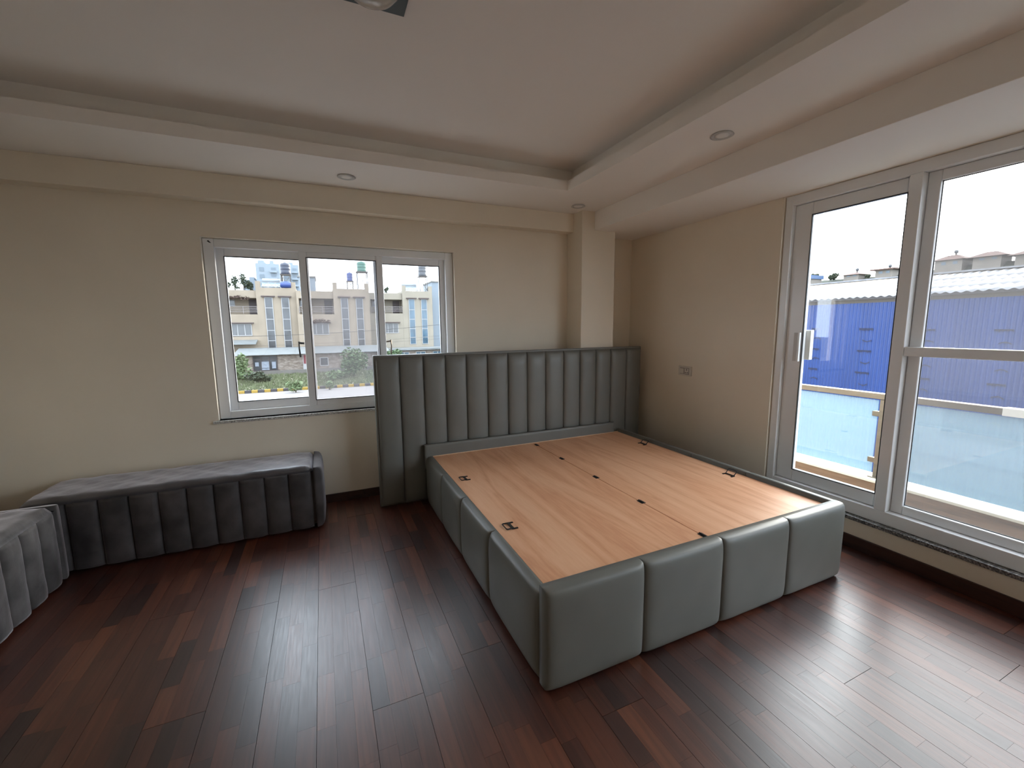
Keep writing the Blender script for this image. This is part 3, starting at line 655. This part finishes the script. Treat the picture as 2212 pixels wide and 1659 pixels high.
while ys < 12.2:
    for r_ in range(rows):
        f0, f1 = r_ / rows, min(1.0, (r_ + 1.06) / rows)
        xa = SX - 0.12 + (RX - SX + 0.12) * f0; xb = SX - 0.12 + (RX - SX + 0.12) * f1
        sl = (RZ - EZ) / (RX - SX + 0.12); za = EZ + 0.01 + sl * (xa - SX + 0.12); zb = EZ + 0.01 + sl * (xb - SX + 0.12)
        roof_sheet(ys, ys + 2.06, xa, xb, za, zb, 0.008 * (r_ % 2) + 0.012 * (rows - r_) * 0.4 + 0.004 * (q % 2))
    ys += 2.0; q += 1
box('ridge_cap', RX - 0.25, RX + 0.25, -4.0, 12.2, RZ + 0.005, RZ + 0.05, MO['roofsheet'], shed)
hexa('back_roof', [(RX, -4, RZ - 0.03), (RX, 12.2, RZ - 0.03), (RX + 4.3, 12.2, EZ - 0.03), (RX + 4.3, -4, EZ - 0.03)], [(RX, -4, RZ), (RX, 12.2, RZ), (RX + 4.3, 12.2, EZ), (RX + 4.3, -4, EZ)], MO['roofsheet'], shed)

# ================================================================== OUTDOORS : GROUND
GZ = -4.4
struct(box('ground_road', -160, 260, 4.4, 44.7, GZ - 0.3, GZ, MO['road']), 'pale dusty road in front of the row houses')
struct(box('ground_yard', -160, 420, -160, 4.4, GZ - 0.3, GZ - 0.01, MO['ground']), 'bare earth yard below the balcony')
struct(pymesh('ground_verge', [(-160, 44.95, GZ + 0.2), (260, 44.95, GZ + 0.2), (260, 54.4, -3.72), (-160, 54.4, -3.72), (260, 300, -3.72), (-160, 300, -3.72), (-160, 44.95, GZ - .3), (260, 44.95, GZ - .3), (260, 300, GZ - .3), (-160, 300, GZ - .3)], [(0, 1, 2, 3), (3, 2, 4, 5), (6, 7, 1, 0), (7, 8, 4, 2, 1), (9, 6, 0, 3, 5), (8, 9, 5, 4), (9, 8, 7, 6)], MO['soil']), 'weedy green verge rising behind the painted kerb')
kerb = thing('road_kerb', (0, 44.8, GZ), 'yellow and black painted kerb along the road', 'kerb')
for k in range(46):
    x = -13 + k * 0.52
    box('kerb_stone', x, x + 0.50, 44.70, 44.94, GZ + 0.0005, GZ + 0.26, MO['yellow' if k % 2 else 'black'], kerb, bevel=0.02, seg=1)

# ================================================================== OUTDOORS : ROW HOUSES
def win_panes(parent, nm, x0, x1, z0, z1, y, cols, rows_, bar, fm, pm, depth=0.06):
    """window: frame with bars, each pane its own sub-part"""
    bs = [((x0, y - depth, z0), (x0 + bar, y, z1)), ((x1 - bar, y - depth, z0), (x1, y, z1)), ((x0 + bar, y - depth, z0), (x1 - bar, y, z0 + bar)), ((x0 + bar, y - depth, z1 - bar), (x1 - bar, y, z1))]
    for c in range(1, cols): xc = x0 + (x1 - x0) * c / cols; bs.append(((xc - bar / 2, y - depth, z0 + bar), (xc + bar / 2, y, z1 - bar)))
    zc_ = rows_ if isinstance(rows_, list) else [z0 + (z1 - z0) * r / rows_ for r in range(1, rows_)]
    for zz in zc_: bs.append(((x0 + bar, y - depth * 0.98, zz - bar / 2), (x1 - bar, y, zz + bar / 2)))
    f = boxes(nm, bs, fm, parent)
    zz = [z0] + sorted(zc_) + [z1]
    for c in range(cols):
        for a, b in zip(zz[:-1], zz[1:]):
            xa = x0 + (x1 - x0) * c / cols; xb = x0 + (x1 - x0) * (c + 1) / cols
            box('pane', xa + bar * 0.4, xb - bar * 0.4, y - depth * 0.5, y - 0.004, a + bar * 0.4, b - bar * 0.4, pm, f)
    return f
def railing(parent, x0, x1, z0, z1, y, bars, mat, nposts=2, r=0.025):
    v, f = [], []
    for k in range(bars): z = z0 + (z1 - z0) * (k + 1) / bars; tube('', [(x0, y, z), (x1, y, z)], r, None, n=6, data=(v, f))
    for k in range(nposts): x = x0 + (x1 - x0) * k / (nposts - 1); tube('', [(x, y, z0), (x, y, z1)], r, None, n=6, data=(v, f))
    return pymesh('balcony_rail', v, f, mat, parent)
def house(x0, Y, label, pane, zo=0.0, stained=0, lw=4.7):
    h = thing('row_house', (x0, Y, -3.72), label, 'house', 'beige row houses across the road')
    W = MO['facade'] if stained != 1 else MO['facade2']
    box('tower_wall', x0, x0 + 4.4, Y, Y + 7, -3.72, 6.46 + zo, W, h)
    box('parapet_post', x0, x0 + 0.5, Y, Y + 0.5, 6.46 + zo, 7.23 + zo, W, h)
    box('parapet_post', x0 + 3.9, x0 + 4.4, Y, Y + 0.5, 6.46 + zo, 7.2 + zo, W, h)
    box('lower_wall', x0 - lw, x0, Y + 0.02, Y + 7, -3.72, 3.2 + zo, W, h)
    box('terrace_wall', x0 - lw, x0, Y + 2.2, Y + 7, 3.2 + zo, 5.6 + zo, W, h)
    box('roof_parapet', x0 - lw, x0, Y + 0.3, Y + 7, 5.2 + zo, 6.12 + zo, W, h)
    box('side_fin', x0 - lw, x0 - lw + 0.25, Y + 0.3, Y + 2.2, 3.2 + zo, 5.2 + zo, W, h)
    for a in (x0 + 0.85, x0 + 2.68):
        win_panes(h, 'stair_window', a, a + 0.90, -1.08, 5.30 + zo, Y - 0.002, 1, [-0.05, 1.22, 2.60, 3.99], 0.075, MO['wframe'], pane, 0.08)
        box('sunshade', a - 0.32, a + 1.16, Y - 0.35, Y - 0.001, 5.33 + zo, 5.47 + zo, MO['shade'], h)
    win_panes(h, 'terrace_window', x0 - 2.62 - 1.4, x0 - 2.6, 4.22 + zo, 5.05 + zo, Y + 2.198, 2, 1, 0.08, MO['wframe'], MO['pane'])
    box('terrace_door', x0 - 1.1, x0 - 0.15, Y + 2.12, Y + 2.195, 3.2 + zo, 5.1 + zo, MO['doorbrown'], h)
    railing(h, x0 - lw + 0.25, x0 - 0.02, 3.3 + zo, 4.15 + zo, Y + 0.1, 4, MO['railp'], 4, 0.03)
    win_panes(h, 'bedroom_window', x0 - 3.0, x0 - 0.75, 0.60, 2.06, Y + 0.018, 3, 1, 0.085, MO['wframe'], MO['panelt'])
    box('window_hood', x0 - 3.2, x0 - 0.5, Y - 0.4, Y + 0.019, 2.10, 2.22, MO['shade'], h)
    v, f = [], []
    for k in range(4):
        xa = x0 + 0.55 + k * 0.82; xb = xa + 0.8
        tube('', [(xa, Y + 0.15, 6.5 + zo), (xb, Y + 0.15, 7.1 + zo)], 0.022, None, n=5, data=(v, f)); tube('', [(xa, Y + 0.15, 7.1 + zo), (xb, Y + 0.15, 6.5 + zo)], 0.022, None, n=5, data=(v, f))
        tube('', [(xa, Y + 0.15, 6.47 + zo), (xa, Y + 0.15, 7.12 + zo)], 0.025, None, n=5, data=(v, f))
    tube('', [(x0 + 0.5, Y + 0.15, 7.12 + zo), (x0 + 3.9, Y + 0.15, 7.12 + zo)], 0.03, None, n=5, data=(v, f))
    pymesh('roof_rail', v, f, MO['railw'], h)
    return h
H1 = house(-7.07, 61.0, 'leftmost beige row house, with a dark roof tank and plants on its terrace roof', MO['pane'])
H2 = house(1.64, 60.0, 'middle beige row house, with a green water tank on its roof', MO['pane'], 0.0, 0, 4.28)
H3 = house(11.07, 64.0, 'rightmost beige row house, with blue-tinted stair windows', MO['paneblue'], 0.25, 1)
def canopy(h, x0, x1, y, z):
    hexa('entrance_canopy', [(x0, y - 2.0, z - 0.45), (x1, y - 2.0, z - 0.45), (x1, y, z), (x0, y, z)], [(x0, y - 2.0, z - 0.39), (x1, y - 2.0, z - 0.39), (x1, y, z + 0.06), (x0, y, z + 0.06)], MO['tin'], h)
canopy(H1, -11.6, -7.3, 61.0, 0.05)
# neighbour walls that close the row
def slab_house(x0, x1, Y, z1, mat, label, name='neighbour_house'):
    t = thing(name, ((x0 + x1) / 2, Y, -3.72), label, 'house'); b = box('wall', x0, x1, Y, Y + 6, -3.72, z1, mat, t)
    box('roof_slab', x0 - 0.1, x1 + 0.1, Y - 0.15, Y + 6, z1, z1 + 0.18, MO['conc'], t)
    n = 4
    for k in range(n):
        z = -2.5 + k * 2.2
        if z + 1.3 < z1: win_panes(t, 'window', (x0 + x1) / 2 - 0.6, (x0 + x1) / 2 + 0.6, z, z + 1.3, Y - 0.002, 2, 1, 0.08, MO['wframe'], MO['pane'])
    return t
slab_house(-2.55, -0.4, 68.0, 8.6, MO['apt'], 'narrow pale blue-grey house squeezed behind the two left row houses')
slab_house(16.2, 19.8, 67.0, 8.4, MO['apt'], 'pale grey house behind the right end of the row')

def tank(name, x, y, z0, z1, r, mat, label, n=20):
    t = thing(name, (x, y, z0), label, 'water tank'); h = z1 - z0
    b = lathe('barrel', (x, y, z0), [(r * 0.94, 0), (r, h * 0.05), (r, h * 0.30), (r * 0.96, h * 0.33), (r, h * 0.36), (r, h * 0.60), (r * 0.96, h * 0.63), (r, h * 0.66), (r, h * 0.84), (r * 0.80, h * 0.93), (r * 0.3, h * 0.97)], mat, t, n)
    lathe('lid', (x, y, z0 + h * 0.96), [(r * 0.32, 0), (r * 0.32, h * 0.04), (r * 0.28, h * 0.05)], mat, t, 16)
    return t
def stand(x, y, z0, z1, hw, label):
    t = thing('tank_stand', (x, y, z0), label, 'tank stand')
    for sx in (-1, 1):
        for sy_ in (-1, 1): box('leg', x + sx * hw - 0.04, x + sx * hw + 0.04, y + sy_ * hw - 0.04, y + sy_ * hw + 0.04, z0, z1 - 0.1, MO['iron'], t)
    box('top_frame', x - hw - 0.1, x + hw + 0.1, y - hw - 0.1, y + hw + 0.1, z1 - 0.1, z1, MO['iron'], t)
    for sx in (-1, 1): tube('brace', [(x - sx * hw, y - hw, z0 + 0.1), (x + sx * hw, y - hw, z1 - 0.2)], 0.03, MO['iron'], t, 6)
    return t
def heater(x0, x1, y, z0, label):
    t = thing('solar_heater', ((x0 + x1) / 2, y, z0), label, 'solar heater')
    lathe('drum', (x0, y + 0.9, z0 + 1.05), [(0.26, 0), (0.28, 0.03), (0.28, x1 - x0 - 0.03), (0.26, x1 - x0)], MO['tube'], t, 16, axis='x')
    hexa('collector', [(x0, y - 0.5, z0 + 0.15), (x1, y - 0.5, z0 + 0.15), (x1, y + 0.8, z0 + 0.9), (x0, y + 0.8, z0 + 0.9)], [(x0, y - 0.53, z0 + 0.2), (x1, y - 0.53, z0 + 0.2), (x1, y + 0.77, z0 + 0.95), (x0, y + 0.77, z0 + 0.95)], MO['panel'], t)
    for xx in (x0 + 0.1, x1 - 0.1): box('leg', xx - 0.03, xx + 0.03, y + 0.86, y + 0.92, z0, z0 + 0.79, MO['iron'], t); box('foot', xx - 0.03, xx + 0.03, y - 0.5, y - 0.44, z0, z0 + 0.16, MO['iron'], t)
RZ1 = 6.46
heater(-6.5, -4.5, 62.5, RZ1, 'solar water heater on the roof of the leftmost row house')
stand(-3.72, 62.2, RZ1, 8.25, 0.5, 'iron stand under the dark roof tank')
tank('water_tank', -3.72, 62.2, 8.25, 9.72, 0.60, MO['tankdark'], 'dark blue water tank on a stand above the leftmost row house')
t = thing('plastic_tank', (-3.75, 61.6, RZ1), 'blue plastic tank lying behind the roof rail of the leftmost house', 'water tank')
lathe('barrel', (-4.35, 61.1, RZ1 + 0.42), [(0.30, 0), (0.38, 0.06), (0.42, 0.5), (0.42, 0.7), (0.38, 1.14), (0.30, 1.2)], MO['tankblue'], t, 18, axis='x')
stand(5.38, 61.0, RZ1, 8.80, 0.62, 'tall iron stand under the green tank')
tank('water_tank', 5.38, 61.0, 8.80, 10.15, 0.58, MO['tankgreen'], 'green water tank on a tall stand above the middle row house')
t = stand(3.85, 61.4, RZ1, 7.6, 0.35, 'short iron stand under the upright blue barrel')
tank('water_tank', 3.85, 61.4, 7.6, 8.72, 0.37, MO['tankblue'], 'upright blue barrel on the roof of the middle row house')
t = thing('roof_aerial', (3.65, 61.2, 8.0), 'thin aerial pole above the blue barrel', 'aerial'); tube('pole', [(3.95, 62.1, 6.47), (3.95, 62.1, 10.5)], 0.03, MO['iron'], t, 6); tube('crossbar', [(3.6, 62.1, 10.2), (4.3, 62.1, 10.2)], 0.02, MO['iron'], t, 6)
heater(11.4, 13.6, 65.4, 6.71, 'solar water heater on the roof of the rightmost row house')
stand(14.4, 65.2, 6.71, 9.0, 0.55, 'lattice iron stand under the grey tank')
tank('water_tank', 14.4, 65.2, 9.0, 10.7, 0.62, MO['tankgrey'], 'grey water tank on a lattice stand above the rightmost row house')

# low stone shop building with a tin lean-to roof
shop = thing('stone_shop', (-1.5, 54.4, -3.72), 'low rubble stone building with a grey tin lean-to roof and poster window', 'building')
box('stone_wall', -8.6, 6.4, 54.4, 58.2, -3.25, -1.45, MO['rubble'], shop)
box('plinth', -8.7, 6.5, 54.25, 58.2, -3.74, -3.25, MO['plinth'], shop)
x = -9.0; k = 0
while x < 6.9:
    z_ = 0.012 * (k % 2)
    hexa('roof_sheet', [(x, 53.8, -1.46 + z_), (x + 1.52, 53.8, -1.46 + z_), (x + 1.52, 58.4, -0.86 + z_), (x, 58.4, -0.86 + z_)], [(x, 53.8, -1.42 + z_), (x + 1.52, 53.8, -1.42 + z_), (x + 1.52, 58.4, -0.82 + z_), (x, 58.4, -0.82 + z_)], MO['tin'], shop)
    x += 1.5; k += 1
sw = win_panes(shop, 'shop_window', -7.20, -4.78, -3.25, -1.50, 54.398, 3, [-1.95], 0.09, MO['doorbrown'], MO['pane'])
for x0, x1, z0, z1 in ((-6.35, -5.62, -2.92, -2.2), (-6.35, -5.62, -3.14, -2.97), (-6.98, -6.62, -2.7, -2.25), (-5.35, -4.95, -3.0, -2.25)):
    box('poster', x0, x1, 54.30, 54.332, z0, z1, MO['poster'], sw)
dr = box('shop_door', -2.2, -1.15, 54.32, 54.398, -3.25, -1.55, MO['wframe'], shop); box('door_curtain', -2.12, -1.23, 54.29, 54.319, -2.6, -1.6, MO['red'], dr)
win_panes(shop, 'side_window', -0.42, 0.50, -2.95, -1.95, 54.398, 1, 1, 0.08, MO['wframe'], MO['pane'])
t2 = thing('brick_annex', (14, 60, -3.72), 'low brick annex with windows and flat tin roof before the rightmost house', 'building')
box('brick_wall', 8.6, 18.5, 60.0, 63.8, -3.72, -1.75, MO['rubble'], t2); box('tin_roof', 8.3, 18.8, 59.5, 63.9, -1.72, -1.5, MO['tin'], t2)
for x in (9.6, 11.9, 14.3): win_panes(t2, 'window', x, x + 1.4, -3.2, -1.95, 59.998, 2, 1, 0.09, MO['wframe'], MO['paneblue'])

# apartments far behind
def apartment(x0, x1, Y, z1, tops, label, name='apartment_block'):
    a = thing(name, ((x0 + x1) / 2, Y, -3.7), label, 'apartment'); box('wall', x0, x1, Y, Y + 12, -3.7, z1, MO['apt'], a)
    for ta, tb, tz in tops: box('roof_room', ta, tb, Y + 0.5, Y + 6, z1, z1 + tz, MO['apt'], a)
    z = z1 - 1.6
    while z > 6:
        n = max(1, int((x1 - x0) / 2.1))
        for k in range(n):
            xc = x0 + (x1 - x0) * (k + 0.5) / n; box('window', xc - 0.6, xc + 0.6, Y - 0.08, Y - 0.002, z - 0.6, z + 0.55, MO['aptwin'], a)
            if k % 2: bb = box('balcony', xc - 0.85, xc + 0.85, Y - 0.9, Y - 0.09, z - 0.95, z - 0.35, MO['apt'], a)
        z -= 2.0
    return a
apartment(-16.2, -10.2, 144.0, 20.1, [(-15.6, -14.0, 0.9), (-12.6, -11.6, 0.9)], 'tall pale blue apartment block far behind the leftmost row house')
apartment(-9.6, -5.3, 148.0, 20.6, [(-8.0, -6.8, 0.7)], 'second pale apartment block partly hidden by the dark tank')
apartment(-20.5, -17.2, 150.0, 15.9, [(-18.8, -17.5, 0.9)], 'lower pale blue block left of the tall apartment block')

# ------------------------------------------------------------------ plants
def leaf_cloud(r, centre, rad, n, size, flat=1.0, shell=0.45):
    V = []; F = []
    for _ in range(n):
        while True:
            p = Vector((r.uniform(-1, 1), r.uniform(-1, 1), r.uniform(-1, 1)))
            if shell < p.length < 1: break
        c = Vector(centre) + Vector((p.x * rad[0], p.y * rad[1], p.z * rad[2]))
        a = Vector((r.uniform(-1, 1), r.uniform(-1, 1), r.uniform(-0.6, 0.6))).normalized(); b = a.cross(Vector((r.uniform(-1, 1), r.uniform(-1, 1), r.uniform(-1, 1)))).normalized()
        s = size * r.uniform(0.6, 1.3); k = len(V)
        V += [c - a * s, c + b * s * 0.45, c + a * s, c - b * s * 0.45]; F.append((k, k + 1, k + 2, k + 3))
    return V, F
def shrub(name, x, y, z, rad, n, size, mat, label, seed, cat='shrub', lobes=6, trunk=0.0, group=None):
    r = random.Random(seed); t = thing(name, (x, y, z), label, cat, group)
    V = []; F = []
    for k in range(lobes):
        cx = x + r.uniform(-0.5, 0.5) * rad[0]; cy = y + r.uniform(-0.5, 0.5) * rad[1]; cz = z + trunk + rad[2] * (0.7 + 0.9 * (k / max(1, lobes - 1)) * (1 - 0.35 * r.random()))
        sc_ = r.uniform(0.45, 0.7); v2, f2 = leaf_cloud(r, (cx, cy, cz), (rad[0] * sc_, rad[1] * sc_, rad[2] * sc_), n // lobes, size); b = len(V); V += v2; F += [tuple(q + b for q in ff) for ff in f2]
    pymesh('foliage', V, F, mat, t)
    v, f = [], []
    for k in range(5): tube('', [(x + r.uniform(-.1, .1), y, z - 0.05), (x + r.uniform(-.3, .3) * rad[0], y + r.uniform(-.2, .2) * rad[1], z + trunk + rad[2] * 1.1)], 0.025 + 0.02 * trunk, None, n=5, data=(v, f))
    pymesh('stems', v, f, MO['bark'], t)
    return t
shrub('leafy_shrub', -7.75, 50.6, -3.95, (0.95, 0.8, 1.35), 1100, 0.20, MO['leaf2'], 'bright green bush at the left end of the verge', 1)
shrub('leafy_shrub', -6.1, 48.6, -4.0, (1.25, 0.7, 0.62), 900, 0.18, MO['leafdk'], 'dark grey-green bush beside the bright green one', 2)
shrub('leafy_tree', 2.9, 49.0, -3.98, (1.5, 1.3, 1.5), 1600, 0.20, MO['leaf'], 'rounded green tree in front of the stone building', 3, 'tree', 9, 0.25)
shrub('leafy_shrub', 1.2, 48.2, -4.0, (1.1, 0.9, 0.5), 500, 0.16, MO['leaf2'], 'low pale shrub left of the rounded tree', 4)
shrub('leafy_tree', 7.6, 51.8, -3.85, (1.3, 1.2, 1.25), 1100, 0.2, MO['leaf'], 'small tree half hidden by the window stile before the right house', 5, 'tree', 7, 0.3)
shrub('leafy_tree', 15.6, 56.0, -3.72, (1.2, 1.0, 2.2), 1000, 0.2, MO['leaf2'], 'tall thin tree at the right edge of the window view', 6, 'tree', 8, 0.4)
shrub('leafy_shrub', -2.6, 43.4, -4.41, (0.75, 0.6, 0.55), 450, 0.14, MO['leaf2'], 'wispy roadside weed in front of the kerb', 7)
shrub('leafy_shrub', 0.35, 43.6, -4.41, (0.4, 0.4, 0.45), 220, 0.12, MO['leaf2'], 'smaller roadside weed right of the wispy one', 8)
for k, (x, wd, hh) in enumerate(((-11.0, 0.6, 0.55), (-10.2, 0.6, 0.7), (-9.3, 0.55, 0.95), (-8.4, 0.55, 1.1), (-7.75, 0.35, 0.6))):
    shrub('roof_plant', x, 62.2, 6.12, (wd, 0.5, hh), 260, 0.16, MO['leafdk'], ['leafy roof plant furthest left above the left terrace', 'low roof plant second from the left above the left terrace', 'middle roof plant above the left terrace', 'tallest roof plant above the left terrace', 'small roof plant next to the left house tower'][k], 20 + k, 'roof plant', 4, group='plants on the left house roof')
shrub('roof_plant', 9.0, 64.9, 6.37, (0.4, 0.4, 0.5), 180, 0.14, MO['leafdk'], 'small plant on the terrace roof of the rightmost house', 31, 'roof plant', 3)
def vine(x0, x1, y, z, seed, label):
    r = random.Random(seed); V = []; F = []
    x = x0
    while x < x1:
        v2, f2 = leaf_cloud(r, (x, y, z + r.uniform(-0.15, 0.1)), (0.3, 0.2, 0.2), 22, 0.13, shell=0.0); b = len(V); V += v2; F += [tuple(q + b for q in ff) for ff in f2]; x += 0.28
    tag(pymesh('dry_vine', V, F, MO['dryvine'], None), label, 'vine')
vine(-11.4, -8.0, 61.15, 5.25, 3, 'dry reddish vine hanging under the left terrace parapet')
vine(-1.1, 1.0, 59.5, 2.35, 4, 'dry vine on the window hood of the middle house')
# grass on the verge : nobody could count it
r = random.Random(9); V = []; F = []
for _ in range(9000):
    x = r.uniform(-14, 12); y = 45.1 + 9.0 * r.random() ** 1.2; z = -4.2 + (y - 44.95) / 9.45 * 0.48
    h = r.uniform(0.10, 0.34); d = r.uniform(-0.12, 0.12); k = len(V); wv = 0.05
    V += [(x - wv, y, z), (x + wv, y + 0.03, z), (x + d, y + r.uniform(-.1, .1), z + h)]; F.append((k, k + 1, k + 2))
tag(pymesh('verge_grass', V, F, MO['grass']), 'short weedy grass on the verge behind the kerb', 'grass', kind='stuff')
r = random.Random(12); V = []; F = []
# overhead cables
def cable(p0, p1, sag, rad, label):
    pts = []
    for k in range(25):
        s = k / 24; p = Vector(p0).lerp(Vector(p1), s); p.z -= sag * 4 * s * (1 - s); pts.append(p)
    tag(tube('overhead_cable', pts, rad, MO['steelc'], None, 6), label, 'cable')
for px_, lb in ((-14, 'concrete utility pole out of view to the left'), (22, 'concrete utility pole out of view to the right')):
    tp = thing('utility_pole', (px_, 50.5, -3.95), lb, 'utility pole'); lathe('shaft', (px_, 50.5, -3.95), [(0.16, 0), (0.10, 8.2)], MO['conc'], tp, 12); box('cross_arm', px_ - 0.06, px_ + 0.06, 49.9, 51.1, 2.85, 2.97, MO['iron'], tp)
cable((-14, 50, 0.75), (22, 50, 2.75), 0.7, 0.022, 'thick overhead cable, topmost of those crossing the row houses')
cable((-14, 50.75, -0.25), (22, 50.75, 1.1), 0.5, 0.010, 'thin overhead cable just below the thick one')
cable((-14, 51, -0.55), (22, 51, 0.6), 0.4, 0.010, 'thin overhead cable, lowest of those crossing the row houses')

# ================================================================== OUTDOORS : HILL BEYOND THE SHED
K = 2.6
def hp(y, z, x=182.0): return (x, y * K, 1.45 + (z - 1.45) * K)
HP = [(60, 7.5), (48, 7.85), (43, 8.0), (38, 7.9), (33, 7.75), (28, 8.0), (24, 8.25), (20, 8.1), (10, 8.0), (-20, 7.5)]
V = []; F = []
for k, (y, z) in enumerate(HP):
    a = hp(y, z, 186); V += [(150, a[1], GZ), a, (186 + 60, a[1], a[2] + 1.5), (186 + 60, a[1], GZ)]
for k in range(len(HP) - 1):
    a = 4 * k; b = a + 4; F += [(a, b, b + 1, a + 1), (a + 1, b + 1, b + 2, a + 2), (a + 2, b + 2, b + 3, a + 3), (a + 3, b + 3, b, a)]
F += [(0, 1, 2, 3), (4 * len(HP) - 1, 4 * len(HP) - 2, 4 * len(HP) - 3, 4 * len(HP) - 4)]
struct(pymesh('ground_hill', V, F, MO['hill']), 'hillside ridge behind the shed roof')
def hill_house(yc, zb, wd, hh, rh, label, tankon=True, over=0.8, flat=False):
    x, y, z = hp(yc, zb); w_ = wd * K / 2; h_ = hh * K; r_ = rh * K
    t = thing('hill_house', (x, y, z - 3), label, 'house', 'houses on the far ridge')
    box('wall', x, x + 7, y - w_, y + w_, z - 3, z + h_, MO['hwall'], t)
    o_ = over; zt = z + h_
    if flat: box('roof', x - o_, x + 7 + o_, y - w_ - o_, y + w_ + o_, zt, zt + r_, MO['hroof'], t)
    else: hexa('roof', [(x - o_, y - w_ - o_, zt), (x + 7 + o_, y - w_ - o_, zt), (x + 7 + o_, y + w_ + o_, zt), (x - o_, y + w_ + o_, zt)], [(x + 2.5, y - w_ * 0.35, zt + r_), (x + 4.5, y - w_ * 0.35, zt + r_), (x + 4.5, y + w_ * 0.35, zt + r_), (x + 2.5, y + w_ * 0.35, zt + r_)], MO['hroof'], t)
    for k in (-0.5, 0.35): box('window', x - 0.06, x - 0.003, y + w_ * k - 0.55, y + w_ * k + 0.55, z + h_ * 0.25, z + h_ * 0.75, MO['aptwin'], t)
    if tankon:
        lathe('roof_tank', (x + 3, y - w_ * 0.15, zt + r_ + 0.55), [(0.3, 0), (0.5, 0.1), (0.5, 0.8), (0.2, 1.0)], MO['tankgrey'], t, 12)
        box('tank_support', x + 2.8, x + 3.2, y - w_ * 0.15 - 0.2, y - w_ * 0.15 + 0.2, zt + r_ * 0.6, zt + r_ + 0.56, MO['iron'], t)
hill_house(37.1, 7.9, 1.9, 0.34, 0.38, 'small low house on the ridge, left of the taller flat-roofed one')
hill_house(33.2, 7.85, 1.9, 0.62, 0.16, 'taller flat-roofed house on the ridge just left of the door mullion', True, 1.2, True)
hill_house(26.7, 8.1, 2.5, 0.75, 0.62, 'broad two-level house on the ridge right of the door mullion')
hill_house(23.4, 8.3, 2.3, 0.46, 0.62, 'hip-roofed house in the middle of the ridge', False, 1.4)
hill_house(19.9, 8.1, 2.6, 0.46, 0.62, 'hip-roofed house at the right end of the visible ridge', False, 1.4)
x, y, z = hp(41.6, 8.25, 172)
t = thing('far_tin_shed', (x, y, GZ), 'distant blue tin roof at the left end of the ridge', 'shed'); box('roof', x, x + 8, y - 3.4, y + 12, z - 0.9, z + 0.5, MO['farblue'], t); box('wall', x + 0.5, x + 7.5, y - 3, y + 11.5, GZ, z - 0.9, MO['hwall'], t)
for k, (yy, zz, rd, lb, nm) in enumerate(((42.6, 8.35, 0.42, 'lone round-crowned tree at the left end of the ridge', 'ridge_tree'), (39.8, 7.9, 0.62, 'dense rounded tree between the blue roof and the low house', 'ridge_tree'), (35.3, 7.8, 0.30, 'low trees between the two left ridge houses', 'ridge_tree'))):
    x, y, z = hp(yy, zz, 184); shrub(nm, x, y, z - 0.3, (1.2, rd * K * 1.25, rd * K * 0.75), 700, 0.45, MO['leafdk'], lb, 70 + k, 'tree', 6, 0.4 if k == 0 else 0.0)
